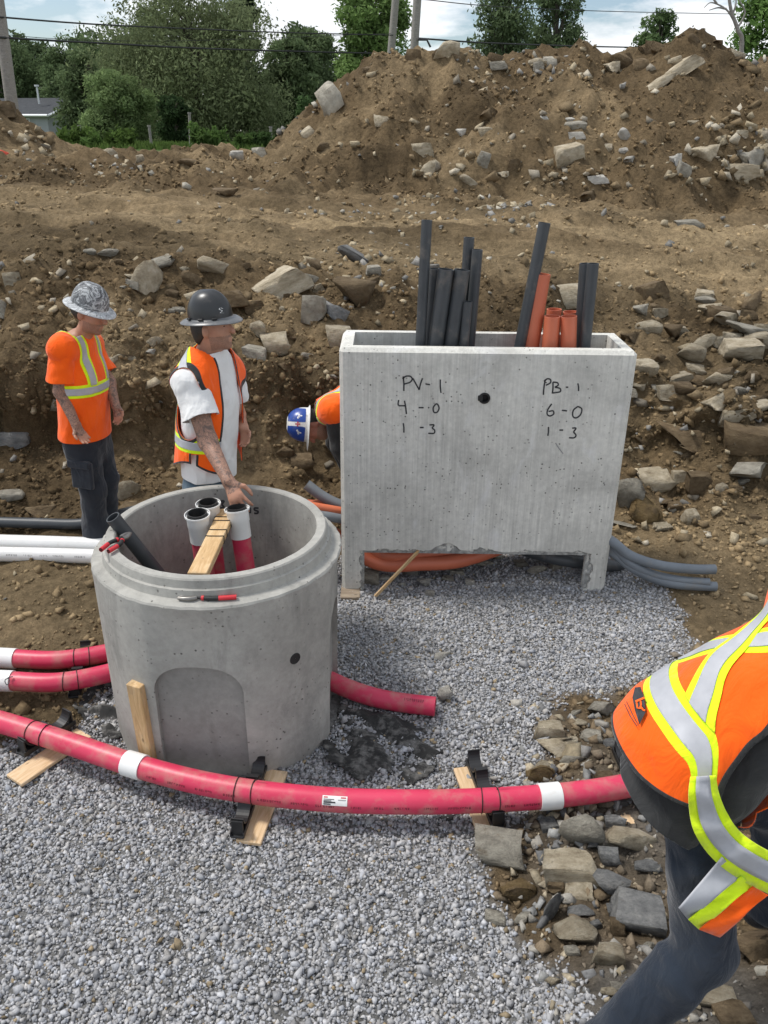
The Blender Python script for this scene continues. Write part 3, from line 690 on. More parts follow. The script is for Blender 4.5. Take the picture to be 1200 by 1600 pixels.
# dark pipe leaning inside
top = at_z(176, 808, 1.22); bot = np.array([MX-.10, MY-.33, .05]); t_ = thing('conduit_offcut', 'dark grey pipe offcut leaning inside the round chamber over its rim', 'pipe', tuple(bot))
top = at_y(176, 808, MY-.05); dirp = at_y(237, 884, MY+.02); axis = (dirp-top)/np.linalg.norm(dirp-top); bot = top+axis*((.06-top[2])/axis[2])
t_.location = bot
tube('pipe', np.array([top-bot, (top-bot)*.5, (0, 0, 0)]), .036, MT['black_pipe'], t_, 24, .006)
# pliers
def pliers(label, a_, b_, z, spread, flip=1):
    a_, b_ = np.array(AZ(*a_, z)), np.array(AZ(*b_, z)); t_ = thing('pliers', label, 'pliers', tuple(a_)); d = (b_-a_); ln = np.linalg.norm(d); d /= ln; s_ = np.cross([0, 0, 1], d)*flip
    def P(u, v, h=.012): return d*u*ln+s_*v+np.array([0, 0, h])
    for sg in (-1, 1):
        tube('jaw', np.array([P(0, .004*sg), P(.1, .009*sg), P(.24, .012*sg), P(.32, .004*sg)]), [.005, .010, .012, .012], MT['steel'], t_, 10)
        hd = catmull([P(.32, -.003*sg), P(.45, -sg*spread*.6), P(.6, -sg*spread), P(.8, -sg*spread*.95), P(1, -sg*spread*.8)], 6)
        tube('handle', hd, np.interp(np.linspace(0, 1, len(hd)), [0, .3, 1], [.007, .0105, .010]), MT['rubber'], t_, 10)
        k_ = int(len(hd)*.62); tube('grip', hd[k_:], .0112, MT['grip'], t_, 10)
        tube('collar', hd[4:7], .0115, MT['grip'], t_, 10)
    return t_
pliers('red and black pliers lying flat on the chamber ledge, closed', (278, 938), (370, 934), 1.018, .017)
pliers('red and black pliers lying on the ledge beside the leaning pipe, handles splayed', (204, 836), (164, 864), 1.118, .026)

# ------------------------------------------------------------------ rectangular vault
BX, BY, BW, BT, BH = -.287, 4.965, 1.83, .533, 1.712
vault = thing('concrete_vault', 'tall rectangular grey concrete vault with handwritten codes and conduits standing in it', 'concrete vault', (BX+BW/2, BY+BT/2, 0))
bm = bmesh.new(); v, f = boxv(BX+BW/2, BY+BT/2, BH/2, BW, BT, BH); vs = [bm.verts.new(p) for p in v]
for q in f: bm.faces.new([vs[i] for i in q])
bmesh.ops.recalc_face_normals(bm, faces=bm.faces[:]); bm.edges.ensure_lookup_table()
ev = [e for e in bm.edges if all(abs(v_.co.z-BH) < 1e-6 for v_ in e.verts) or abs((e.verts[0].co-e.verts[1].co).z) > .5]
bmesh.ops.bevel(bm, geom=ev, offset=.024, segments=1, affect='EDGES')
body = from_bm('shell', bm, MT['conc_box'])
def cbox(x0, x1, y0, y1, z0, z1):
    v, f = boxv((x0+x1)/2, (y0+y1)/2, (z0+z1)/2, x1-x0, y1-y0, z1-z0); return mkpy('cut', v, f, None)
WL = .082
cuts = [cbox(BX+WL, BX+BW-WL, BY+WL, BY+BT-WL, -.1, 2), cbox(BX+.145, BX+BW-.15, BY-.1, BY+BT+.1, -.1, .316), cbox(BX-.1, BX+BW+.1, BY+.1, BY+BT-.1, -.1, .62)]
# spalled edge round the front opening
rs = np.random.default_rng(3); jag = []
xl, xr, zt = BX+.145, BX+BW-.15, .316
def spall(u): return .028+.02*float(fbm2(np.array([u*9.]), np.array([.5]), 3, 81)[0])+.004*rs.standard_normal()
for z_ in np.linspace(.02, zt, 12): jag.append((xl-spall(z_*3)*.9, z_))
for x_ in np.linspace(xl, xr, 90):
    e = .06*math.exp(-((x_-(xl+.56))/.1)**2)+.02*math.exp(-((x_-(xl+.80))/.1)**2)
    jag.append((x_, zt+max(.006, spall(x_)+e-.012)))
for z_ in np.linspace(zt, .04, 14): jag.append((xr+spall(5+z_*4)*1.05, z_))
poly = jag+[(xr-.01, .04), (xr-.01, zt-.01), (xl+.01, zt-.01), (xl+.01, .02)]
cuts.append(extrude_poly('cut', [(p[0], p[1]) for p in poly], .03, None, None, Matrix(((1, 0, 0, 0), (0, 0, -1, BY+.016), (0, 1, 0, 0), (0, 0, 0, 1)))))
hp_ = AY(757, 622, BY)
bm = bmesh.new(); bmesh.ops.create_cone(bm, cap_ends=True, segments=24, radius1=.036, radius2=.036, depth=.08)
bm.transform(Matrix.Translation(hp_)@Matrix.Rotation(math.pi/2, 4, 'X')); cuts.append(from_bm('cut', bm, None))
boolean(body, cuts); child(body, vault)
# rough face inside the spall
n_ = len(poly); V = []; F = []
gx = np.linspace(xl-.09, xr+.09, 170); gz = np.linspace(.015, .47, 44); P2 = np.array(poly)
GX, GZ = np.meshgrid(gx, gz, indexing='ij'); sdv = poly_sd(GX, GZ, P2); inside = sdv < .006
gid = -np.ones(GX.shape, int); ii = np.argwhere(inside); gid[inside] = np.arange(len(ii))
rough = BY+.013-.009*np.clip(fbm2(GX*38, GZ*38, 3, 85), -1, 1)*np.clip(-sdv/.012, 0, 1)
V = np.stack([GX[inside], rough[inside], GZ[inside]], 1)
q = np.stack([gid[:-1, :-1], gid[1:, :-1], gid[1:, 1:], gid[:-1, 1:]], -1).reshape(-1, 4); q = q[(q >= 0).all(1)]
child(mk('spalled_edge', V, q, MT['conc_rough']), vault)
# lifting socket
sk = lathe('lifting_socket', [(.036, 0), (.036, .006), (.026, .008), (.022, -.03), (.001, -.03)], MT['rubber'], None, 24, tuple(hp_)); sk.rotation_euler = (math.pi/2, 0, 0); child(sk, vault)
kn = bevel_box('socket_tab', hp_+Vector((-.026, -.003, 0)), (.03, .012, .036), MT['rubber'], None, None, .004); child(kn, vault)
# handwriting
face = lambda p: np.array(AY(p[0], p[1], BY-.0015))-np.array(vault.location)
W_ = 2.3
ribbon('handwriting', [[(630, 588), (631, 599), (631, 611)], [(629, 592), (634, 588), (641, 588), (644, 592), (641, 597), (632, 600)], [(645, 591), (650, 600), (655, 609)], [(655, 609), (657, 600), (660, 591)], [(665, 600), (672, 601)], [(688, 593), (688, 604), (689, 614)]], W_, face, MT['ink'], vault)
ribbon('handwriting', [[(623, 625), (622, 631), (623, 634)], [(623, 634), (633, 634)], [(632, 626), (634, 637), (635, 647)], [(654, 637), (662, 637)], [(669, 636.5), (670.5, 637.5)], [(681, 631), (677, 637), (678, 644), (683, 644), (686, 638), (684, 632), (681, 631)]], W_, face, MT['ink'], vault)
ribbon('handwriting', [[(630, 661), (631, 668), (631, 676)], [(656, 668), (662, 668)], [(671, 664), (678, 664), (675, 669)], [(675, 669), (679, 672), (678, 677), (669, 677)]], W_, face, MT['ink'], vault)
ribbon('handwriting', [[(852, 593), (850, 605), (849, 617)], [(850, 596), (855, 592), (860, 593), (860, 598), (853, 602)], [(864, 597), (864, 607), (863, 615)], [(864, 597), (871, 598), (872, 602), (867, 605)], [(867, 605), (875, 607), (875, 612), (864, 614)], [(884, 605), (888, 605)], [(903, 599), (904, 605), (904, 611)]], W_, face, MT['ink'], vault)
ribbon('handwriting', [[(862, 631), (856, 640), (855, 647), (859, 650), (865, 647), (864, 642), (857, 643)], [(878, 641), (886, 642)], [(903, 635), (896, 641), (895, 650), (900, 653), (907, 648), (909, 639), (903, 635)]], W_, face, MT['ink'], vault)
ribbon('handwriting', [[(857, 667), (857, 674), (856, 681)], [(874, 672), (880, 672)], [(894, 669), (900, 669), (896, 675)], [(896, 675), (900, 680), (897, 684), (889, 684)]], W_, face, MT['ink'], vault)
ribbon('scratch', [[(868, 692), (873, 700), (880, 709)]], 1.6, face, MT['print_grey'], vault)
# conduits standing in the vault
def standing(px, py, wpx, pbx, pby, y0, mat, col, lab, wall=.005):
    top = at_y(px, py, y0); b1 = at_y(pbx, pby, y0); d = b1-top; d /= np.linalg.norm(d)
    dep = (top-CAM)@_F; r = wpx/2*dep/FPX; bt = top+d*((.14-top[2])/d[2]); bt[1] = 5.41-r
    bt[0] = np.clip(bt[0], BX+WL+r+.01, BX+BW-WL-r-.01); mid = top+d*((1.2-top[2])/d[2])
    t_ = thing('conduit', lab, 'pipe', tuple(bt)); P = catmull([top-bt, (top+mid)/2-bt, mid-bt, (mid+bt)/2-bt+np.array([(mid-bt)[0]*.1, 0, 0]), np.zeros(3)], 4)
    tube('pipe', P, r, mat, t_, 24, wall); return t_
K, O = MT['black_pipe'], MT['orange_pipe']
standing(667, 344, 17, 657, 536, 5.16, K, 0, 'tall straight black conduit at the left end of the vault cluster')
standing(733, 371, 17, 722, 536, 5.36, K, 0, 'black conduit rising behind the short wide ones, second tallest of its bundle')
standing(746, 390, 17, 734, 537, 5.30, K, 0, 'slim black conduit at the right edge of the left bundle')
standing(680, 420, 20, 670, 537, 5.28, K, 0, 'black conduit half hidden between the tall one and a wide one')
standing(697, 420.5, 25, 681, 537, 5.15, K, 0, 'wide black conduit with open mouth, first of the pair at the front')
standing(722, 421.5, 25, 705, 537, 5.16, K, 0, 'wide black conduit with open mouth, second of the pair at the front')
standing(731, 471, 15, 725, 538, 5.13, K, 0, 'shortest thin black conduit of the left bundle')
standing(851, 348, 19, 813, 537, 5.22, K, 0, 'tall black conduit leaning right, mud on its tip, next to the orange ones')
standing(914, 411.5, 17, 905, 541, 5.30, K, 0, 'black conduit at the vault end, standing behind its twin')
standing(927, 411.5, 18, 914, 541, 5.16, K, 0, 'black conduit at the vault end, standing in front of its twin')
standing(847, 428, 27, 829, 541, 5.24, O, 0, 'tallest orange conduit standing in the vault')
standing(866, 483, 23, 862, 541, 5.36, O, 0, 'short orange conduit at the back, beside the tallest orange one')
standing(891, 487, 23, 889, 541, 5.36, O, 0, 'short orange conduit at the back, beside the black pair')
standing(863, 494, 25, 859, 541, 5.17, O, 0, 'short orange conduit at the front, beside the tallest orange one')
standing(889, 494, 25, 888, 541, 5.16, O, 0, 'short orange conduit at the front, beside the black pair')
mt_ = at_y(851, 344, 5.22)
# conduits running under and beside the vault
def run(name, lab, pp, r, mat, n=8):
    return conduit(name, lab, [np.array(p) for p in pp], r, mat, n=n)
def ppt(px, py, y): return at_y(px, py, y)
run('conduit', 'orange conduit lying under the vault, the nearer and lower one', [ppt(470, 805, 5.2), ppt(528, 840, 5.14), ppt(590, 879, 5.10), ppt(660, 880, 5.10), ppt(720, 875, 5.14), ppt(790, 852, 5.24), ppt(850, 830, 5.32)], .054, O)
run('conduit', 'orange conduit lying under the vault, mostly hidden above the other', [ppt(480, 792, 5.34), ppt(528, 800, 5.30), ppt(590, 863, 5.13), ppt(660, 864, 5.15), ppt(720, 857, 5.22), ppt(780, 835, 5.32)], .054, O)
run('conduit', 'dark conduit passing low under the right leg of the vault', [ppt(800, 852, 5.3), ppt(850, 868, 5.14), ppt(900, 878, 5.12), ppt(960, 884, 5.18), ppt(1000, 880, 5.3)], .046, MT['black_pipe'])
G_ = MT['grey_pipe']
def rr_(pp, zz): return [np.array(at_z(a_, b_, c_)) for (a_, b_), c_ in zip(pp, zz)]
run('conduit', 'slate grey conduit leaving the vault side, the farthest of three', rr_([(905, 815), (955, 845), (985, 868), (1030, 883), (1080, 889), (1117, 889.5)], [.50, .40, .30, .24, .215, .21]), .034, G_)
run('conduit', 'slate grey conduit leaving the vault side, the middle of three', rr_([(915, 833), (958, 858), (985, 880), (1020, 897), (1060, 906), (1108, 910)], [.40, .31, .24, .16, .135, .13]), .03, G_)
run('conduit', 'slate grey conduit leaving the vault side, the nearest of three', rr_([(905, 838), (955, 862), (985, 885), (1020, 903), (1060, 913), (1119, 916.5)], [.38, .29, .21, .13, .105, .1]), .034, G_)
run('conduit', 'slate grey conduit curving up beside the vault with its cut end raised', [ppt(479, 757, 5.32), ppt(505, 776, 5.30), ppt(535, 790, 5.28), ppt(575, 798, 5.25), ppt(640, 815, 5.23)], .038, G_)
run('conduit', 'orange conduit between the round chamber and the vault', [ppt(440, 783, 5.12), ppt(500, 793, 5.16), ppt(535, 799, 5.18), ppt(600, 810, 5.2)], .03, simple('bright_orange_conduit', [(.3, (.62, .15, .065)), (.7, (.68, .19, .09))], 4, .45, 60, .05, .001))
run('conduit', 'grey conduit under the orange one between the round chamber and the vault', [ppt(440, 798, 5.1), ppt(505, 806, 5.12), ppt(535, 811, 5.14), ppt(600, 820, 5.15)], .034, G_)
# pipes lying on the soil at the left
run('conduit', 'long dark grey pipe lying on the soil behind the white pipes', [ppt(-260, 812, 5.25), ppt(-40, 815, 5.25), ppt(60, 817.5, 5.25), ppt(130, 818, 5.25), ppt(190, 803, 5.3), ppt(215, 797, 5.33)], .038, MT['black_pipe'])
wp, WP = run('white_pipe', 'long white plastic pipe, the farther of two lying side by side', [ppt(-260, 840, 5.03), ppt(60, 848, 5.03), ppt(200, 853, 5.03), ppt(260, 856, 5.03)], .05, MT['white'])
wp, WP = run('white_pipe', 'long white plastic pipe with printed line, the nearer of two lying side by side', [ppt(-260, 860, 4.91), ppt(60, 867, 4.91), ppt(200, 871, 4.91), ppt(260, 873, 4.91)], .05, MT['white'])
print_on(WP, frac_at(WP, 15), frac_at(WP, 140), .05, rad(22), wp, MT['print_grey'], 9, .012)

# ------------------------------------------------------------------ spacers and lumber
def spacer(label, c, yaw, ncup, r=RC+.004, wd=.06):
    """black plastic conduit saddle: row of upturned cups on a ribbed base; runs along local x"""
    t_ = thing('conduit_spacer', label, 'pipe spacer', (c[0], c[1], c[2]+.012)); t_.rotation_euler = (0, 0, yaw)
    pitch = 2*r+.022; x0 = -(ncup-1)/2*pitch
    V = []; F = []; th = .007
    out, inn = [], []
    for k in range(ncup):
        cx = x0+k*pitch
        for a_ in np.linspace(math.pi+.05, 2*math.pi-.05, 15): out.append((cx+(r)*math.cos(a_), CZH-.02+r*math.sin(a_))); inn.append((cx+(r+th)*math.cos(a_), CZH-.02+(r+th)*math.sin(a_)))
    for sgn in (-1, 1):
        for p, q in zip(out, inn): V += [(p[0], sgn*wd/2, p[1]), (q[0], sgn*wd/2, q[1])]
    m_ = len(out)
    for i in range(m_-1):
        a0, a1, b0, b1 = 2*i, 2*i+1, 2*i+2, 2*i+3; o_ = 2*m_
        F += [(a0, b0, b0+o_, a0+o_), (a1, a1+o_, b1+o_, b1), (a0, a1, b1, b0), (a0+o_, b0+o_, b1+o_, a1+o_)]
    F += [(0, 2*m_, 2*m_+1, 1), (2*m_-2, 2*m_-1, 4*m_-1, 4*m_-2)]
    mkpy('cradle', V, F, MT['black'], t_)
    ln = ncup*pitch+.03
    bevel_box('base', (0, 0, .031), (ln, wd, .012), MT['black'], t_, None, .002)
    for k in range(ncup+1):
        cx = x0+(k-.5)*pitch; bevel_box('rib', (cx, 0, .072), (.008, wd*.9, .085), MT['black'], t_, None, .001)
    for sgn in (-1, 1):
        bevel_box('side_rail', (0, sgn*wd*.5, .043), (ln, .006, .026), MT['black'], t_, None, .001)
    return t_
def yaw_of(a_, b_): d = np.array(b_)-np.array(a_); return math.atan2(d[1], d[0])
def set_board(lab, p0, p1, wd, z, mat, th=.02, seed=0):
    a_, b_ = AZ(*p0, z), AZ(*p1, z); return board('board', lab, a_, b_, wd, th, mat), a_, b_
bd, a_, b_ = set_board('pale pine board under the saddle, upper end against the round chamber', (388, 1318), (432, 1205), .115, .016, MT['wood_pale'])
spacer('black plastic conduit saddle, twisted beside its board in front of the round chamber', at_z(391, 1262, 0.0), yaw_of(a_, b_)+.05, 3)
bd, a_, b_ = set_board('pale pine board under the saddle, its end against a flat stone', (725, 1200), (768, 1312), .11, .016, MT['wood_pale'])
spacer('black plastic conduit saddle on the board whose end meets a flat stone', at_z(756, 1250, 0.0), yaw_of(a_, b_), 3)
bd, a_, b_ = set_board('pale pine board at the left under the long conduit, tip pointing out over gravel', (22, 1220), (132, 1146), .12, .03, MT['wood_pale'])
spacer('black plastic conduit saddle beside the bare soil, carrying the long conduit only', at_z(76, 1163, 0.012), yaw_of(a_, b_), 2)
bd, a_, b_ = set_board('short pine board under the pair of red conduits', (128, 1116), (160, 1045), .11, .035, MT['wood'])
spacer('black plastic conduit saddle carrying the pair of red conduits', at_z(129, 1062, 0.02), yaw_of(at_z(118, 1100, 0), at_z(142, 1015, 0)), 3)
bd, a_, b_ = set_board('pale board end showing beside the stooping worker', (942, 1186), (985, 1290), .11, .03, MT['wood_pale'])
spacer('black plastic conduit saddle beside the stooping worker', at_z(985, 1232, 0.012), yaw_of(a_, b_), 3)
st0 = AZ(236, 1222, 0.0); st1 = AZ(236, 1222, 0.0)
# stake: foot behind the conduit, top leaning on the barrel
foot = Vector(at_z(238, 1212, -.02)); head = Vector(at_y(212, 1068, foot.y+.0))
stake = board('wooden_stake', 'upright sawn timber stake leaning on the round chamber behind the conduit', foot, head, .082, .045, MT['wood'], up=(.45, -1, 0), cat='stake')
# lath leaning in the vault opening, bearing blocks
board('wooden_lath', 'thin wooden lath propped into the vault opening', AZ(586, 932, .02), AY(655, 860, BY+.02), .04, .012, MT['wood'], up=(0, -1, .4), cat='lath')
blk = AZ(547, 938, .0); tag(bevel_box('wood_block', (blk.x, BY-.02, -.002), (.135, .2, .05), MT['wood_old'], None, None, .004), 'flat weathered wood block under the left leg of the vault', 'wood block')
blk = AZ(936, 940, .0); o = tag(bevel_box('wood_shim', (blk.x, BY-.03, .006), (.15, .10, .022), MT['wood_pale'], None, None, .003), 'thin broken wood shim at the right leg of the vault', 'wood shim'); o.rotation_euler = (.0, .03, .06)

# geotextile scraps half buried in the gravel
def fabric(label, pp, z0, seed, amp=.035, res=.012):
    P = at_z(np.array([p[0] for p in pp], float), np.array([p[1] for p in pp], float), 0.)[:, :2]; lo = P.min(0)-.03; hi = P.max(0)+.03
    gx = np.arange(lo[0], hi[0], res); gy = np.arange(lo[1], hi[1], res); X, Y = np.meshgrid(gx, gy, indexing='ij')
    sd = poly_sd(X, Y, P)+.035*fbm2(X*9, Y*9, 3, seed); ins = sd < 0
    Z = H(X, Y)+z0+amp*np.abs(fbm2(X*4.2+Y*2, Y*4.5, 4, seed+3, .55))-.006
    near = np.hypot(X-MX, Y-MY) < MR-.03; ins &= ~near
    gid = -np.ones(X.shape, int); gid[ins] = np.arange(ins.sum())
    q = np.stack([gid[:-1, :-1], gid[1:, :-1], gid[1:, 1:], gid[:-1, 1:]], -1).reshape(-1, 4); q = q[(q >= 0).all(1)]
    o = mk('geotextile', np.stack([X[ins], Y[ins], Z[ins]], 1), q, MT['geotex'], smooth=True)
    m_ = o.modifiers.new('thickness', 'SOLIDIFY'); m_.thickness = .003
    return tag(o, label, 'fabric')
fabric('crumpled black geotextile half buried in gravel at the foot of the round chamber', [(500, 1100), (560, 1108), (620, 1128), (668, 1138), (684, 1180), (672, 1228), (640, 1238), (600, 1212), (560, 1222), (520, 1196), (500, 1150)], .004, 5, .038)
fabric('scrap of black geotextile between the red conduits and the round chamber', [(120, 1110), (170, 1085), (235, 1090), (235, 1170), (175, 1165), (140, 1150)], .002, 15, .05)
fabric('small black rag of geotextile showing under the long conduit', [(672, 1262), (700, 1262), (706, 1292), (684, 1296)], .004, 25, .03)

# ------------------------------------------------------------------ rocks
def make_rock(seed, sub=2, cuts=11, blocky=.0, noise_amp=.04):
    rg = np.random.default_rng(seed); bm = bmesh.new(); bmesh.ops.create_icosphere(bm, subdivisions=sub, radius=1)
    V = np.array([v.co[:] for v in bm.verts]); F = np.array([[v.index for v in f.verts] for f in bm.faces]); bm.free()
    V = V*1.18
    for k in range(cuts):
        n = rg.normal(size=3); n /= np.linalg.norm(n)
        if k < 6 and blocky: e = np.eye(3)[k % 3]*(1 if k < 3 else -1); n = e*blocky+n*(1-blocky); n /= np.linalg.norm(n)
        d = rg.uniform(.36, .74); s = V@n-d; V = V-np.maximum(s, 0)[:, None]*n
    V = V*(1+noise_amp*.5*noise3(V*3.1+seed*1.7, seed)[:, None]+noise_amp*.35*noise3(V*7.3, seed+5)[:, None])
    V -= (V.max(0)+V.min(0))/2; V /= (V.max(0)-V.min(0))/2
    return V, F
ROCKS = [mesh_np('rock', *make_rock(100+i, 3 if i < 3 else 2, 9+i % 5, .85 if i % 2 == 0 else .55), smooth=False) for i in range(14)]
CLODS = [mesh_np('clod', *make_rock(300+i, 3, 26, 0, .28), smooth=True) for i in range(3)]
def rock_inst(mesh, mat, loc, dims, rot, label, cat='rock', group=None, name='rock', cache={}):
    key = (mesh.name, mat.name)
    if key not in cache: me = mesh.copy(); me.materials.clear(); me.materials.append(mat); cache[key] = me
    o = bpy.data.objects.new(name, cache[key]); o.location = loc; o.scale = [max(d/2, .004) for d in dims]; o.rotation_euler = rot
    link(o); return tag(o, label, cat, group)
rk = random.Random(5)
CN = {'t': ('tan', 'rock_tan'), 'g': ('grey', 'rock_grey'), 'd': ('dark grey', 'rock_dark'), 'b': ('brown dirt-caked', 'rock_brown'), 'c': ('crumbly brown', 'rock_clod'), 'w': ('whitish', 'concrete_chip')}
NROCK = 0
def place_rock(px, py, wp, hp, col, label, tilt=0., yaw=None, sink=.16, flat=None, group=None, zoff=0, zsc=1.):
    """px,py centre; wp,hp size in photo pixels"""
    global NROCK
    NROCK += 1
    p = march(px, py+hp*.32); dep = (p-CAM)@_F; wm = wp*dep/FPX; hm = hp*dep/FPX
    el = math.atan2(CAMH-p[2], p[1]); yd = wm*rk.uniform(.6, .8) if flat is None else wm*flat
    zz = max((hm-yd*.55*math.sin(max(el, 0)))/max(math.cos(el), .5), hm*.45)*zsc
    mesh = CLODS[NROCK % 3] if col == 'c' else ROCKS[NROCK % 14]
    return rock_inst(mesh, MT[CN[col][1]], (p[0], p[1]+yd*.25, p[2]+zz*(.5-sink)+zoff), (wm*1.06, yd, zz*1.1), (rk.uniform(-.12, .12), -tilt, rk.uniform(-.3, .3) if yaw is None else yaw), label, group=group)
B = 'on the bank behind the workers'
for a_ in [
 (343, 421, 70, 34, 't', 'long tan stone lying above the black-helmeted man', -.2), (434, 445, 92, 40, 't', 'long slanting tan slab on the bank, pointing up to the right', .4), (230, 438, 50, 54, 't', 'squarish tan block on the bank between the two hats', .1),
 (250, 411, 46, 18, 'g', 'thin grey slab lying on the squarish block', .2), (170, 397, 36, 16, 'g', 'small flat grey stone high on the bank above the patterned hat', .15), (553, 401, 52, 18, 'd', 'dark slab tilted down right, alone on the upper bank', -.5),
 (551, 463, 66, 50, 'b', 'big brown block in the stone cluster above the blue helmet', -.1), (492, 482, 40, 46, 'g', 'upright blue-grey block in the stone cluster above the blue helmet', 0), (521, 486, 46, 26, 'd', 'dark wedge leaning on the big brown block', -.5),
 (533, 522, 42, 38, 't', 'rounded tan stone touching the back corner of the vault', .1), (183, 560, 54, 24, 't', 'flat tan slab beside the orange shirt shoulder', .1), (432, 537, 46, 36, 't', 'pale tan boulder on the bank edge between helmet and vault', .1),
 (405, 513, 24, 28, 't', 'narrow tan stone just right of the black helmet', 0), (404, 545, 40, 22, 'g', 'broken grey slab in front of the pale tan boulder', -.1), (485, 437, 26, 20, 'g', 'small grey lump above the blue-grey block', .2),
 (20, 437, 32, 24, 't', 'tan stone half sunk in the bank near the left mound side', 0), (196, 766, 46, 34, 't', 'square tan stone on the slope behind the patterned hat worker', .1), (470, 722, 42, 24, 'b', 'brown stone below the blue helmet', 0),
 (445, 712, 30, 22, 'b', 'small brown stone below and left of the blue helmet', 0), (205, 800, 40, 24, 'b', 'brown stone beside the rim of the round chamber', 0), (130, 560, 30, 20, 'b', 'small brown stone behind the orange sleeve', 0),
 (20, 690, 50, 34, 'd', 'dark stone at the foot of the trench wall', 0), (60, 800, 52, 26, 'b', 'brown stone behind the long dark pipe', .1), (18, 775, 36, 20, 'g', 'small grey stone behind the long dark pipe', 0),
 (245, 545, 20, 14, 'w', 'tiny whitish stone behind the black helmet', 0), (248, 627, 18, 8, 'w', 'white flake stuck in the trench wall', -.3), (140, 395, 20, 12, 'g', 'tiny grey stone high on the bank', 0), (355, 470, 60, 34, 'b', 'brown dirt-caked block just behind the black helmet', .1),
 (300, 437, 30, 26, 'b', 'brown stone left of the long tan stone', .0), (395, 480, 36, 22, 'b', 'brown lump under the slanting slab', .0),
 (10, 480, 24, 34, 'g', 'grey sliver standing in the bank at the picture edge', .6)]:
    place_rock(*a_[:6], tilt=a_[6])
for a_ in [
 (887, 466, 50, 42, 't', 'tan boulder between the orange pipes and the black pair', 0), (1080, 552, 46, 34, 't', 'tan rounded stone behind the vault end', .1), (1157, 547, 62, 32, 't', 'broad tan slab in the rubble behind the vault', .05), (1166, 518, 66, 24, 'g', 'long grey slab in the rubble behind the vault', -.2),
 (1152, 652, 52, 32, 't', 'pale wedge of stone resting in the cut bank', .15), (1085, 692, 104, 44, 'b', 'wide brown slab overhanging the dark crevice', -.2), (1178, 692, 80, 58, 'b', 'big brown boulder over the dark crevice', 0), (1178, 742, 76, 42, 'g', 'grey boulder under the big brown boulder', 0),
 (1023, 753, 60, 40, 't', 'rounded cream stone at the foot of the bank by the vault', .1), (978, 778, 44, 60, 'g', 'grey stone wedged against the vault side', -.2), (1092, 758, 46, 42, 'b', 'round brown stone at the foot of the bank', 0), (1010, 797, 52, 48, 'c', 'dark lumpy clod at the foot of the bank', 0),
 (1062, 745, 22, 20, 't', 'small tan stone between two round ones', 0), (1050, 790, 20, 16, 'g', 'small grey stone below the cream stone', 0), (1078, 808, 26, 24, 't', 'small tan stone on the sandy slope', 0), (975, 818, 50, 12, 'g', 'thin grey slab by the vault edge', -.1), (1035, 825, 30, 14, 't', 'small flat tan stone near the grey conduits', 0),
 (1050, 520, 30, 24, 'b', 'brown stone on the rubble bank', .0), (1028, 490, 26, 20, 't', 'small tan stone above the rubble', 0), (1115, 535, 28, 20, 't', 'small tan stone in the rubble', 0), (1185, 630, 40, 14, 't', 'thin tan slab jutting from the cut bank', .3), (1130, 580, 40, 22, 'b', 'brown stone under the broad tan slab', .1), (1060, 600, 36, 20, 'b', 'brown stone in the shadowed cut', 0),
 (1100, 470, 30, 14, 'g', 'grey stone on the upper rubble bank', 0), (1075, 352, 44, 16, 'g', 'flat grey stone on the rutted bench', .1), (960, 600, 10, 10, 'b', 'small brown stone beside the vault corner', 0), (1020, 455, 40, 28, 'b', 'brown block on the upper rubble bank', .2), (1175, 470, 50, 26, 'b', 'brown slab on the upper rubble bank', .3)]:
    place_rock(*a_[:6], tilt=a_[6])
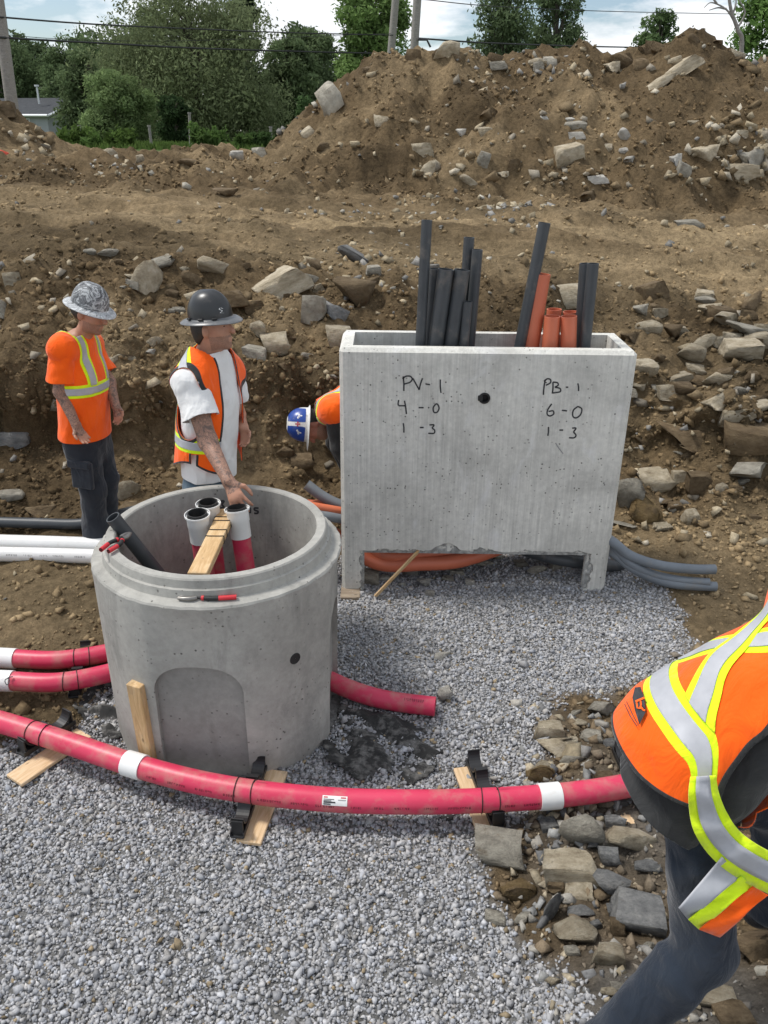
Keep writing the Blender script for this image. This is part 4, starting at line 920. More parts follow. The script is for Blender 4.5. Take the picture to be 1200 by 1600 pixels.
for a_ in [
 (514, 152, 40, 46, 'g', 'biggest block perched on the mound shoulder', .5), (700, 79, 44, 30, 't', 'pale block on the mound crest near the poles', .2), (889, 244, 46, 38, 't', 'large squarish boulder in the middle of the mound face', .2), (1102, 243, 44, 32, 't', 'cream boulder low on the mound face', .1), (1150, 268, 64, 30, 't', 'pale slab at the mound foot', 0), (1170, 250, 48, 40, 'g', 'grey block on the pale slab', -.1),
 (597, 188, 26, 20, 't', 'tan stone high on the bare mound slope', 0), (765, 180, 30, 22, 'b', 'brown stone on the upper mound', .3), (772, 210, 22, 18, 'w', 'small whitish stone on the mid mound', 0), (900, 197, 34, 18, 'g', 'grey stone among several on the mound face', 0), (902, 212, 26, 14, 'w', 'whitish slab below the grey stone on the mound', .1), (978, 213, 28, 20, 'w', 'whitish square stone on the mound face', -.4),
 (1065, 105, 60, 18, 't', 'long tan slab near the mound crest', .55), (1030, 130, 60, 16, 't', 'long tan slab below another near the mound crest', .5), (1000, 100, 26, 20, 'b', 'brown block near the mound crest', 0), (970, 95, 40, 22, 'b', 'brown slab at the dip of the crest', -.3), (1055, 95, 22, 12, 't', 'small tan stone above the long slab', .3), (1085, 195, 22, 14, 't', 'tan stone on the smooth right slope', 0), (1157, 211, 20, 18, 't', 'tan stone far right on the mound', 0),
 (1055, 250, 20, 22, 'w', 'whitish stone left of the cream boulder', 0), (1068, 265, 22, 28, 'g', 'grey upright stone left of the pale slab', -.2), (985, 250, 22, 14, 'w', 'whitish stone at the mound foot', 0), (950, 230, 16, 12, 't', 'small tan stone right of the large boulder', 0), (975, 237, 18, 14, 'w', 'small whitish stone right of the large boulder', 0), (932, 280, 34, 16, 'w', 'flat whitish stone at the toe of the mound', .1), (735, 285, 36, 20, 't', 'tan slab at the toe of the mound', -.3),
 (660, 232, 36, 22, 't', 'tan stone at the left foot of the mound', 0), (672, 262, 36, 24, 't', 'pale jagged stone at the left foot of the mound', .2), (480, 208, 24, 18, 't', 'tan stone on the left flank of the mound', .5), (505, 230, 22, 16, 'b', 'brown stone on the left flank of the mound', .3), (755, 248, 20, 24, 'g', 'grey sliver on the mound', -.3), (720, 208, 16, 14, 'w', 'small pale stone on the mound', 0), (802, 257, 20, 20, 'b', 'brown stone low on the mound', 0), (785, 272, 20, 10, 't', 'small tan stone at the mound toe', 0),
 (760, 205, 24, 18, 't', 'tan stone beside the small whitish one', .2), (920, 308, 34, 22, 'b', 'brown boulder at the step below the mound', 0), (850, 185, 14, 8, 'w', 'tiny white stone left of centre on the mound', 0), (890, 187, 14, 8, 'w', 'tiny white stone above the grey stone on the mound', 0), (1015, 75, 16, 24, 'b', 'brown stone on the highest crest', 0), (1085, 62, 20, 18, 'b', 'brown block at the highest crest', 0),
 (405, 238, 26, 18, 'g', 'grey stone at the left tip of the mound', 0), (170, 240, 26, 18, 't', 'pointed tan stone on the pit edge', 0), (218, 247, 14, 12, 't', 'small round tan stone on the pit edge', 0), (295, 254, 40, 14, 'b', 'dark flat clod on the pit edge', 0), (370, 242, 22, 14, 'w', 'whitish flat stone near the mound tip', 0), (350, 300, 40, 14, 'b', 'flat brown stone on the rutted bench', 0)]:
    place_rock(*a_[:6], tilt=a_[6], sink=.3)
for a_ in [
 (858, 1140, 46, 44, 't', 'tan angular stone at the gravel edge'), (872, 1165, 64, 40, 't', 'flat tan stone leaning below the angular one'), (845, 1205, 48, 46, 'c', 'crumbly brown clod between the conduit and tan stones'), (941, 1107, 44, 40, 'g', 'rounded grey stone beside the vest hem'), (782, 1328, 82, 52, 'g', 'flat squared stone at the end of the board'),
 (905, 1300, 66, 72, 'g', 'triangular grey slab below the conduit'), (893, 1358, 96, 62, 't', 'broad tan-grey stone in the middle of the rubble'), (990, 1312, 78, 60, 't', 'rough tan stone under the shirt hem'), (811, 1387, 58, 44, 'c', 'crumbly brown clod on the gravel by the rubble'), (861, 1415, 34, 62, 'd', 'dark upright sliver in the rubble'), (905, 1393, 52, 30, 't', 'small wedge of tan stone on the rubble'),
 (902, 1458, 68, 46, 't', 'tan stone with flat top at the rubble edge'), (1000, 1432, 84, 66, 'd', 'big dark boulder beside the jeans'), (955, 1382, 56, 44, 'd', 'dark block between tan stone and big boulder'), (952, 1492, 48, 46, 't', 'brownish stone below the big dark boulder'), (857, 1340, 22, 44, 'd', 'thin dark splinter beside the squared stone'), (775, 1436, 34, 24, 'g', 'pale grey stone beside the lower clod'),
 (818, 1435, 34, 22, 'g', 'small grey stone at the rubble edge'), (952, 1340, 34, 34, 'd', 'small dark block under the triangular slab'), (905, 1425, 40, 24, 'd', 'dark flat stone above the flat-topped one'), (960, 1285, 34, 26, 'd', 'dark stone beside the rough tan one'), (885, 1260, 50, 26, 'b', 'brown stone below the conduit sleeve'), (860, 1290, 34, 24, 'd', 'dark stone under the conduit near the white sleeve'),
 (895, 1185, 40, 24, 'g', 'grey stone above the conduit'), (925, 1150, 34, 22, 'g', 'small grey stone near the vest'), (905, 1130, 28, 18, 't', 'small tan stone near the vest'), (945, 1215, 28, 22, 'b', 'brown stone beside the board end'), (1050, 1540, 60, 30, 'g', 'grey stone behind the knee'), (1120, 1560, 70, 36, 't', 'tan stone behind the jeans'), (1175, 1480, 70, 60, 'b', 'brown boulder behind the hanging vest flap'), (1150, 1590, 60, 40, 'b', 'brown stone at the lower corner'),
 (930, 1320, 30, 22, 'd', 'small dark chip under the broad stone'), (965, 1452, 26, 34, 'b', 'rusty brown chip beside the big dark boulder'), (1010, 1355, 40, 30, 'd', 'dark chip below the rough tan stone'), (870, 1385, 30, 24, 'b', 'brown chip below the broad stone'), (1040, 1270, 60, 40, 'd', 'dark rock under the stooping worker'), (1070, 1150, 50, 30, 'b', 'brown rock hidden by the vest')]:
    place_rock(*a_, sink=.24, zsc=.78)
place_rock(691, 1025, 32, 15, 'w', 'whitish flake lying alone on the gravel', sink=.0); place_rock(694, 1094, 26, 16, 'w', 'white stone flake at the open end of the short red conduit', tilt=.4, sink=-.2, zoff=.03)
for q, (px_, py_, w_, h_) in enumerate([(600, 905, 26, 14), (640, 893, 30, 18), (662, 912, 22, 16), (672, 928, 16, 14), (690, 880, 24, 16), (735, 912, 16, 14), (628, 915, 14, 10), (578, 905, 34, 26), (650, 878, 34, 14), (715, 895, 24, 12), (760, 882, 30, 14), (815, 882, 22, 14), (840, 890, 30, 20), (870, 885, 26, 16), (775, 870, 30, 14), (700, 905, 20, 10)]):
    place_rock(px_, py_, w_, h_, 'w' if q < 7 else 'g', 'broken concrete fragment lying in the vault opening', sink=.15, group='concrete fragments under the vault')
# further stones that only their place tells apart
def random_rocks(n, fn, wr, cols, label, group, seed):
    R_ = random.Random(seed)
    for k in range(n):
        px_, py_ = fn(R_); w_ = R_.uniform(*wr); place_rock(px_, py_, w_, w_*R_.uniform(.5, .8), R_.choice(cols), label, tilt=R_.uniform(-.3, .3), group=group, sink=.3)
def rock_stuff(n, fn, wr, tones, name, label, seed):
    R_ = random.Random(seed); P = []; sz = []; tn = []
    Q = march_many(*np.array([fn(R_) for k in range(n*4)]).T); rgk = np.random.default_rng(seed); kp = rgk.random(len(Q)) < .12+1.3*np.maximum(0, fbm2(Q[:, 0]*.7, Q[:, 1]*.7, 3, 77+seed))
    for p in Q[kp][:n]:
        w_ = (wr[0]+(wr[1]-wr[0])*R_.random()**1.7)*((p-CAM)@_F)/FPX/2; P.append(p+np.array([0, 0, w_*.15])); sz.append(w_); tn.append(np.array(R_.choice(tones))*R_.uniform(.7, 1.2))
    stuff(name, label, 'stones', np.array(P), np.array(sz)*1.15, np.array(tn), MT['clod'], seed=seed, jit=.38, flat=(.35, .8))
TN = [(.38, .32, .22), (.4, .34, .24), (.48, .43, .34), (.3, .265, .21), (.2, .15, .09), (.22, .165, .1)]
def cresty(px_): return float(np.interp(px_, _cr[:, 0], _cr[:, 1]))
def mface(R_): x_ = 520+680*R_.random()**.75; f_ = R_.random()**.5; return x_, cresty(x_)+14+f_*(300-cresty(x_)-14)
rock_stuff(250, mface, (5, 20), TN, 'mound_stones', 'small stones bedded all over the big spoil mound', 1)
random_rocks(22, lambda R_: ((x_ := R_.uniform(560, 1180)), cresty(x_)+R_.uniform(2, 10))[0:2], (14, 28), 'bbtg', 'stone sitting along the crest of the spoil mound', 'stones along the mound crest', 2)
random_rocks(30, lambda R_: (R_.uniform(980, 1200), R_.uniform(460, 640)), (18, 46), 'tttgb', 'loose stone in the rubble bank beyond the vault end', 'loose rubble beyond the vault', 3)
random_rocks(34, lambda R_: (R_.uniform(180, 640), R_.uniform(400, 590)), (10, 26), 'tgbb', 'loose stone on the bank above the trench wall', 'loose stones on the bank', 4)
rock_stuff(60, lambda R_: (R_.uniform(0, 1190), R_.uniform(245, 420)), (5, 17), TN, 'bench_stones', 'small stones strewn over the rutted bench below the mound', 5)
random_rocks(34, lambda R_: (R_.uniform(835, 1060), R_.uniform(1110, 1560)), (14, 30), 'gdgtdb', 'small broken stone filling gaps in the foreground rubble', 'small rubble in the foreground', 6)
rock_stuff(60, lambda R_: (R_.uniform(-20, 90), R_.uniform(195, 246)), (6, 18), TN, 'low_mound_stones', 'stones spilling down the low mound by the house', 7)
random_rocks(14, lambda R_: (R_.uniform(980, 1190), R_.uniform(690, 830)), (14, 30), 'tbgb', 'small stone on the sandy slope by the vault side', 'small stones on the sandy slope', 8)
rock_stuff(120, lambda R_: (R_.uniform(0, 520), R_.uniform(400, 800)), (7, 20), TN, 'bank_stones', 'small stones stuck in the trench wall and bank', 9)
rock_stuff(160, lambda R_: (R_.uniform(960, 1200), R_.uniform(420, 860)), (7, 22), TN, 'rubble_bank_stones', 'small stones in the rubble bank beyond the vault', 10)
rock_stuff(420, lambda R_: (R_.uniform(800, 1120), R_.uniform(1090, 1600)), (6, 22), [(.3, .3, .29), (.36, .34, .3), (.17, .17, .17), (.42, .36, .26)], 'rubble_chips', 'broken stone chips filling the foreground rubble', 11)

# ------------------------------------------------------------------ background: house, poles, wires, fence, trees
HD = 84.
cor = np.array(at_y(73, 178, HD)); gdir = np.array([1.75, 3.7, 0]); gdir /= np.linalg.norm(gdir); ldir = np.array([-gdir[1], gdir[0], 0])
house = thing('house', 'small grey house with dark shingle roof beyond the pit', 'house', (cor[0], cor[1], 1.2)); hz0 = 1.2
MT['siding'] = simple('grey_siding', [(.3, (.3, .32, .33)), (.7, (.36, .38, .39))], 2, .7, 3, .3, .02, stretch=(.1, .1, 3)); MT['gable'] = simple('brown_gable_boards', [(.3, (.12, .05, .025)), (.7, (.2, .085, .04))], 3, .8, 5, .3, .02)
MT['shingle'] = simple('charcoal_shingles', [(.3, (.02, .023, .028)), (.7, (.04, .044, .05))], 3, .9, 8, .6, .03); MT['trim'] = simple('white_trim', [(.3, (.62, .64, .66)), (.7, (.7, .72, .73))], 3, .5, 5, 0)
MT['glass'] = simple('window_glass', [(.3, (.03, .04, .05)), (.7, (.06, .075, .09))], 2, .08, 5, 0)
ez = cor[2]-hz0; apz = at_y(101, 155, HD+3.7)[2]-hz0; gw, hl = 8.2, 15.
def hp3(g, l, z): return gdir*g+ldir*l+np.array([0, 0, z])
mkpy('wall', [hp3(0, 0, -1), hp3(gw, 0, -1), hp3(gw, 0, ez), hp3(0, 0, ez), hp3(0, hl, -1), hp3(0, hl, ez), hp3(gw, hl, -1), hp3(gw, hl, ez)], [(0, 1, 2, 3), (4, 0, 3, 5), (1, 6, 7, 2), (6, 4, 5, 7)], MT['siding'], house)
mkpy('gable', [hp3(0, 0, ez), hp3(gw, 0, ez), hp3(gw/2, 0, apz), hp3(0, hl, ez), hp3(gw, hl, ez), hp3(gw/2, hl, apz)], [(0, 1, 2), (4, 3, 5)], MT['gable'], house)
sl = (apz-ez)/(gw/2); ov = .5
def roofslab(s_):
    g0 = -ov if s_ < 0 else gw+ov; zz = ez-sl*ov
    a_ = [hp3(g0, -.6, zz), hp3(gw/2, -.6, apz), hp3(gw/2, hl+.6, apz), hp3(g0, hl+.6, zz)]; V = a_+[p+np.array([0, 0, .14]) for p in a_]
    return V, [(0, 1, 2, 3), (7, 6, 5, 4), (0, 4, 5, 1), (1, 5, 6, 2), (2, 6, 7, 3), (3, 7, 4, 0)]
for s_ in (-1, 1): rf = mkpy('roof', *roofslab(s_), MT['shingle'], house)
def bar(name, p, q, t_, mat, parent): return tube(name, np.array([p, q]), t_, mat, parent, 4)
bar('fascia', hp3(-ov-.03, -.62, ez-sl*ov+.02), hp3(-ov-.03, hl, ez-sl*ov+.02), .12, MT['trim'], house); bar('rake_board', hp3(-ov, -.68, ez-sl*ov+.02), hp3(gw/2, -.68, apz+.02), .12, MT['trim'], house); bar('rake_board', hp3(gw+ov, -.68, ez-sl*ov+.02), hp3(gw/2, -.68, apz+.02), .12, MT['trim'], house)
vp_ = at_y(60, 153, HD+2.5)-np.array(house.location); tube('vent_pipe', np.array([vp_-[0, 0, .5], vp_+[0, 0, 1.0]]), .09, MT['trim'], house, 8); tube('vent_cap', np.array([vp_+[0, 0, .95], vp_+[0, 0, 1.1]]), .22, MT['trim'], house, 8)
wn = mkpy('window', [hp3(-.04, 2.2, ez-1.5), hp3(-.04, 3.7, ez-1.5), hp3(-.04, 3.7, ez-.35), hp3(-.04, 2.2, ez-.35)], [(0, 1, 2, 3)], MT['trim'], house); mkpy('pane', [hp3(-.07, 2.35, ez-1.38), hp3(-.07, 3.55, ez-1.38), hp3(-.07, 3.55, ez-.47), hp3(-.07, 2.35, ez-.47)], [(0, 1, 2, 3)], MT['glass'], wn)
dr = mkpy('door', [hp3(2.2, -.05, -1), hp3(3.1, -.05, -1), hp3(3.1, -.05, 1.9), hp3(2.2, -.05, 1.9)], [(0, 1, 2, 3)], MT['glass'], house)

def upole(label, pt, pb, y, r0, r1, ztop):
    a_ = at_y(*pt, y); b_ = at_y(*pb, y); d = (a_-b_)/np.linalg.norm(a_-b_); top = b_+d*((ztop-b_[2])/d[2]); bot = b_+d*((1.5-b_[2])/d[2])
    t_ = thing('utility_pole', label, 'utility pole', tuple(bot)); P = np.array([bot+(top-bot)*k/5 for k in range(6)])-bot
    tube('post', P, np.linspace(r0, r1, 6), MT['pole'], t_, 14); return t_, d, bot
pl1 = upole('thick weathered utility pole leaning beside the low mound and house', (-2, 10), (18, 160), 22.5, .155, .125, 9)
pl2 = upole('weathered utility pole, the left of the pair behind the mound', (618, 0), (611, 82), 38., .16, .14, 11)
pl3 = upole('weathered utility pole carrying a bracket, the right of the pair behind the mound', (652, 0), (647, 82), 37., .17, .15, 11)
bw = at_y(653, 62, 36.8)-np.array(pl3[0].location); tube('bracket', np.array([bw, bw+[.35, 0, .0], bw+[.5, 0, -.25]]), .04, MT['black'], pl3[0], 8)
def wire(lab, pts, r): 
    P = catmull([np.array(at_y(*p)) for p in pts], 14); t_ = tube('overhead_wire', P-P[0], r, MT['rubber'], None, 6); t_.location = P[0]; tag(t_, lab, 'wire')
wire('upper overhead cable from the leaning pole to the pole pair', [(-200, 8, 18.5), (4, 27, 22.4), (150, 38, 26), (300, 45, 30), (450, 51, 34), (614, 55, 37.8)], .022)
wire('lower overhead cable from the leaning pole to the pole pair', [(-200, 43, 18.5), (8, 59, 22.4), (150, 67, 26), (300, 75, 30), (450, 80, 34), (612, 84, 37.8)], .028)
wire('overhead cable running right from the bracket above the mound', [(655, 60, 36.8), (760, 67, 40), (900, 72, 45), (1050, 75, 50), (1200, 77, 55), (1400, 78, 62)], .035)
wire('lower cable skimming the mound crest', [(650, 86, 36.8), (760, 93, 40), (900, 98, 45), (1100, 85, 52), (1200, 88, 55), (1400, 90, 62)], .03)
wire('thin overhead wire high above the mound', [(652, -2, 36.8), (760, 9, 40), (900, 16, 45), (1050, 20, 50), (1200, 22, 55), (1400, 20, 62)], .018)
wire('thin overhead wire in front of the left tree line', [(8, 54, 22.6), (80, 60, 24.5), (200, 64, 27), (350, 62, 31), (614, 52, 38.)], .008)
for lab, a_, b_ in (('leaning metal fence post at the field edge', (233, 198), (238, 236)), ('upright grey fence post at the field edge, taller than the rest', (296, 178), (298, 236)), ('pale fence post in front of the bushy tree', (124, 198), (123, 234)), ('short fence post near the mound tip', (423, 200), (424, 232)), ):
    p, q = at_y(*a_, 31.), at_y(*b_, 31.); q[2] = min(q[2], 2.2)
    t_ = thing('fence_post', lab, 'fence post', tuple(q)); tube('post', np.array([q-q, (p-q)]), .045, MT['trim'] if 'pale' in lab else MT['pole'], t_, 8); tube('cap', np.array([p-q, p-q+[0, 0, .05]]), .06, MT['pole'], t_, 8)
tg = place_rock(6, 240, 14, 9, 'b', 'crumpled red-orange plastic scrap on the low mound'); tg.name = 'plastic_scrap'; me_ = tg.data.copy(); me_.materials.clear(); me_.materials.append(simple('red_scrap', [(.3, (.6, .06, .03)), (.7, (.7, .1, .05))], 8, .6, 30, .3, .01)); tg.data = me_; tg['category'] = 'plastic scrap'
place_rock(8, 172, 40, 22, 'b', 'flat-topped brown block on the low mound beside the leaning pole')

def leaf_cloud(C, Rv, nleaf, size, col, seed, droop=.3, shell=.55, colvar=.35):
    """leaf quads inside clumps: C (k,3) clump centres, Rv (k,3) radii"""
    rg = np.random.default_rng(seed); k = len(C); wgt = Rv.prod(1)**.7; pick = rg.choice(k, nleaf, p=wgt/wgt.sum())
    u = rg.normal(size=(nleaf, 3)); u /= np.linalg.norm(u, axis=1)[:, None]; rr = (shell+(1-shell)*rg.random(nleaf))**.6
    P = C[pick]+u*Rv[pick]*rr[:, None]*(1+.25*rg.normal(size=(nleaf, 1))*.6)
    nrm = u*.6+rg.normal(size=(nleaf, 3))*.7+np.array([0, 0, .35]); nrm /= np.linalg.norm(nrm, axis=1)[:, None]
    a_ = np.cross(nrm, rg.normal(size=(nleaf, 3))); a_ /= np.linalg.norm(a_, axis=1)[:, None]; a_[:, 2] -= droop; a_ /= np.linalg.norm(a_, axis=1)[:, None]; b_ = np.cross(nrm, a_)
    s = size*rg.lognormal(0, .35, nleaf)[:, None]; w_ = s*.42
    V = np.stack([P-a_*s*.5, P+b_*w_*.5, P+a_*s*.5, P-b_*w_*.5], 1).reshape(-1, 3); F = np.arange(nleaf*4).reshape(-1, 4)
    ct = rg.uniform(1-colvar, 1+colvar, k)[pick]*rg.uniform(.88, 1.12, nleaf)
    T = np.repeat(np.asarray(col)[None]*ct[:, None], 4, 0); return V, F, T
MT['bark'] = simple('bark', [(.3, (.05, .042, .034)), (.7, (.12, .1, .08))], 6, .95, 20, .8, .03, stretch=(1, 1, .3))
def tree(label, x0, x1, ytop, ybase, D, col, nleaf, lsize, seed, form='round', name='tree', group=None, nclump=46, droop=.3, twigs=True):
    a_ = at_y(x0, (ytop+ybase)/2, D); b_ = at_y(x1, (ytop+ybase)/2, D); tp = at_y((x0+x1)/2, ytop, D); zb = max(min(float(H(np.array([tp[0]]), np.array([D]), False)[0]), 2.3), 1.6)
    wd = abs(b_[0]-a_[0])/2; ht = tp[2]-zb; cx = (a_[0]+b_[0])/2; rg = np.random.default_rng(seed)
    t_ = thing(name, label, 'tree', (cx, D, zb), group)
    C = []; Rv = []
    for k in range(nclump):
        f_ = rg.random(); hgt = ht*(.1+.86*f_) if form != 'high' else ht*(.35+.6*f_)
        if form == 'cone': lim = wd*(1.02-f_)**.8
        elif form == 'column': lim = wd*min(1, 1.6*(1.03-f_))
        elif False: pass
        else: lim = wd*math.sqrt(max(.03, 1-(abs(f_-.42)/.62)**2.2))
        an = rg.uniform(0, 2*math.pi); rr = lim*math.sqrt(rg.uniform(.15, 1))*.8; cs = (wd*.26+ht*.05)*rg.uniform(.65, 1.2)*(.62 if form in ('cone', 'column') else 1)*(1.05-.4*f_)
        C.append((rr*math.cos(an), rr*math.sin(an)*.8, hgt)); Rv.append((cs, cs, cs*.75))
    C = np.array(C); Rv = np.array(Rv)
    V, F, T = leaf_cloud(C, Rv, nleaf, lsize, col, seed+1, droop)
    if twigs:
        q = leaf_cloud(C, Rv*1.25, nleaf//6, lsize*.9, col, seed+2, droop, .85); F = np.vstack([F, q[1]+len(V)]); V = np.vstack([V, q[0]]); T = np.vstack([T, q[2]])
    mk('crown', V, F, MT['leaf'], t_, attrs={'tone': ('POINT', T*1.2)})
    tr = catmull([(0, 0, -.3), (wd*.02, 0, ht*.3), (-wd*.02, 0, ht*.6), (0, 0, ht*.92)], 5); tk = tube('trunk', tr, np.linspace(ht*.028+.05, .03, len(tr)), MT['bark'], t_, 8)
    gV = []; gF = []
    for k in range(0, nclump, 3):
        s_ = np.array([0, 0, C[k][2]*.7]); m_ = (s_+C[k])/2+np.array([0, 0, .05*ht]); g = tube_geo(catmull([s_, m_, C[k]], 3), np.linspace(ht*.009+.02, .012, 7), 5); gF.append(g[1]+sum(len(q) for q in gV)); gV.append(g[0])
    mk('limbs', np.vstack(gV), np.vstack(gF), MT['bark'], t_, True)
    return t_
tree('tall dark conifer rising behind the big rounded tree', 345, 425, -70, 225, 78, (.022, .036, .02), 9000, .4, 11, 'cone', 'conifer_tree')
tree('dark broad tree behind the house, at the end of the tree line', -60, 85, 60, 225, 98, (0.111, 0.156, 0.072), 15000, .34, 12)
tree('dark tree between the house and the big rounded tree', 60, 185, 55, 225, 94, (0.111, 0.156, 0.072), 15000, .34, 13)
tree('dark narrow tree close behind the big rounded tree', 160, 290, 10, 225, 82, (0.111, 0.150, 0.072), 15000, .3, 24)
tree('big rounded grey-green tree dominating the tree line', 150, 455, -28, 234, 62, (0.156, 0.187, 0.094), 52000, .22, 14, 'round', nclump=120, droop=.7)
tree('dark tree right of the big rounded one', 425, 540, 48, 232, 80, (0.111, 0.150, 0.072), 15000, .3, 15)
tree('dark tree filling the gap left of the big rounded one', 90, 210, 75, 232, 72, (0.111, 0.150, 0.072), 15000, .3, 25)
tree('dark tree filling the gap right of the big rounded one', 400, 500, 60, 234, 70, (0.111, 0.150, 0.072), 15000, .3, 26)
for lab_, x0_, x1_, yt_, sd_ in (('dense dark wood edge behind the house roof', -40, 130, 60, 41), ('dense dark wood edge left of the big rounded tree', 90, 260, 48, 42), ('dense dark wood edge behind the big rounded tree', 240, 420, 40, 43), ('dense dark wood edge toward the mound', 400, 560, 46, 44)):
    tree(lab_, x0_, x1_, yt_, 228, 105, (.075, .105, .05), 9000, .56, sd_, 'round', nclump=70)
tree('bright bushy tree standing in front of the house corner', 116, 246, 116, 236, 52, (0.156, 0.214, 0.089), 20000, .16, 16, nclump=60)
tree('light green tall tree behind the pole pair', 522, 645, -60, 200, 56, (0.143, 0.215, 0.072), 15000, .26, 17, 'high', nclump=40)
tree('feathery cedar standing above the mound, the left of two', 738, 836, -75, 190, 50, (0.111, 0.150, 0.075), 11000, .2, 18, 'high', droop=.6, nclump=46)
tree('feathery cedar standing above the mound, the right of two', 826, 912, -60, 190, 52, (0.111, 0.153, 0.075), 11000, .2, 19, 'high', droop=.6, nclump=46)
tree('small pointed tree peeping over the mound dip', 985, 1068, 8, 150, 55, (0.104, 0.156, 0.065), 12000, .22, 20, 'high', nclump=50)
tree('leafy green tree at the far end behind the mound', 1140, 1300, -70, 200, 48, (0.117, 0.195, 0.058), 14000, .24, 21, 'round')
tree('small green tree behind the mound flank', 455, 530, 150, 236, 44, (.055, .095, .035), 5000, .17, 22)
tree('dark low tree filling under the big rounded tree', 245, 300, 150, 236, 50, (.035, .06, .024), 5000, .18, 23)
# bare tree on the crest end
bt = at_y(1158, 85, 21.); dtree = thing('bare_tree', 'leafless thin tree with bare branches at the mound end', 'tree', (bt[0], bt[1], 2.3))
def brx(pts, r): P = catmull([np.array(at_y(*p, 21.))-np.array(dtree.location) for p in pts], 5); return P, r
tube('trunk', catmull([np.array([0, 0, -.2])]+[np.array(at_y(*p, 21.))-np.array(dtree.location) for p in ((1158, 85), (1152, 45), (1142, 15), (1136, -30))], 5), np.linspace(.06, .03, 21), MT['pole'], dtree, 8)
for pts in [((1150, 38), (1135, 15), (1112, 4), (1100, 12)), ((1152, 45), (1164, 20), (1155, 0), (1150, -20)), ((1135, 14), (1122, 12), (1108, 16)), ((1145, 22), (1150, 5), (1148, -12)), ((1120, 6), (1112, -6), (1104, -18))]:
    P, r_ = brx(pts, 0); tube('branch', P, np.linspace(.025, .008, len(P)), MT['pole'], dtree, 6)
def shrub(label, px_, py_, wpx, hpx, D, col, seed, n=900):
    p = at_y(px_, py_, D); z0 = min(float(H(np.array([p[0]]), np.array([D]))[0]), 2.35); w_ = wpx*D/1414/2; h_ = at_y(px_, py_-hpx, D)[2]-z0; rg = np.random.default_rng(seed)
    t_ = thing('shrub', label, 'shrub', (p[0], D, z0)); C = []; 
    gV = []; gF = []
    for k in range(9):
        an = rg.uniform(0, 6.3); rr = w_*rg.uniform(.1, .85); tp = np.array([rr*math.cos(an), rr*math.sin(an), h_*rg.uniform(.5, .95)]); g = tube_geo(catmull([(0, 0, 0), tp*[.4, .4, .6], tp], 3), np.linspace(.02, .006, 7), 5); gF.append(g[1]+sum(len(q) for q in gV)); gV.append(g[0]); C.append(tp); C.append(tp*[.7, .7, .55])
    mk('stems', np.vstack(gV), np.vstack(gF), MT['bark'], t_, True)
    C = np.array(C); V, F, T = leaf_cloud(C, np.full((len(C), 3), max(w_*.32, .12)), n, .16, col, seed, .5, .2); mk('foliage', V, F, MT['leaf'], t_, attrs={'tone': ('POINT', T)})
shrub('light green sumac-like shrub beside the pale fence post', 122, 236, 60, 32, 30., (.105, .165, .042), 31); shrub('light green shrub in front of the bushy tree', 192, 238, 60, 34, 29.5, (.10, .16, .04), 32); shrub('broad light green shrub by the taller fence post', 322, 238, 70, 40, 29.5, (.09, .15, .042), 33, 1300); shrub('small green shrub right of the broad one', 378, 238, 30, 26, 29., (.085, .14, .04), 34, 500); shrub('low green shrub at the foot of the mound tip', 415, 238, 50, 26, 30., (.07, .12, .04), 35); shrub('low shrub between two light green ones', 150, 238, 40, 24, 29.5, (.1, .165, .045), 36, 500)
# long grass on the field edge
n = 9000; x = rng.uniform(-14, 1, n); y = rng.uniform(27, 40, n); z = H(x, y, False); hgt = rng.uniform(.08, .22, n); an = rng.uniform(0, 6.28, n); dx = np.stack([np.cos(an), np.sin(an), 0*an], 1)*.05; ln = np.stack([rng.normal(0, .06, n), rng.normal(0, .06, n), hgt], 1)
P = np.stack([x, y, z], 1); V = np.stack([P-dx, P+dx, P+ln], 1).reshape(-1, 3); T = np.repeat(np.array([.1, .155, .04])[None]*rng.uniform(.6, 1.3, (n, 1)), 3, 0)
tag(mk('field_grass', V, np.arange(3*n).reshape(-1, 3), MT['leaf'], attrs={'tone': ('POINT', T)}), 'long green grass growing along the field edge', 'grass', kind='stuff')

# ------------------------------------------------------------------ people (smooth signed-distance bodies, polygonised)
def nrm(v): v = np.asarray(v, float); return v/np.linalg.norm(v)
def cap(a, b, ra, rb): return ('c', np.array(a, float), np.array(b, float), ra, rb)
def ecap(a, b, ra, rb, s, f, ratio): return ('e', np.array(a, float), np.array(b, float), ra, rb, nrm(s), nrm(f), ratio)
def ell(c, r, R): return ('l', np.array(c, float), np.array(r, float), np.array(R, float))      # R rows = axes
def prim_d(p, P):
    k = p[0]
    if k == 'c':
        a, b, ra, rb = p[1:]; ab = b-a; t = np.clip(((P-a)@ab)/max(ab@ab, 1e-9), 0, 1); return np.linalg.norm(P-a-t[:, None]*ab, axis=1)-(ra+(rb-ra)*t)
    if k == 'e':
        a, b, ra, rb, s, f, ratio = p[1:]; ab = b-a; f = nrm(f-s*(f@s)); Q = P-a; qf = Q@f; Q = Q+np.outer(qf*(1/ratio-1), f)
        abf = ab@f; ab2 = ab+f*abf*(1/ratio-1); t = np.clip((Q@ab2)/max(ab2@ab2, 1e-9), 0, 1); d = np.linalg.norm(Q-t[:, None]*ab2, axis=1)-(ra+(rb-ra)*t)
        return d*(ratio+(1-ratio)*.45)
    c, r, R = p[1:]; q = (P-c)@R.T; k0 = np.linalg.norm(q/r, axis=1); k1 = np.linalg.norm(q/(r*r), axis=1)+1e-9; return k0*(k0-1)/k1
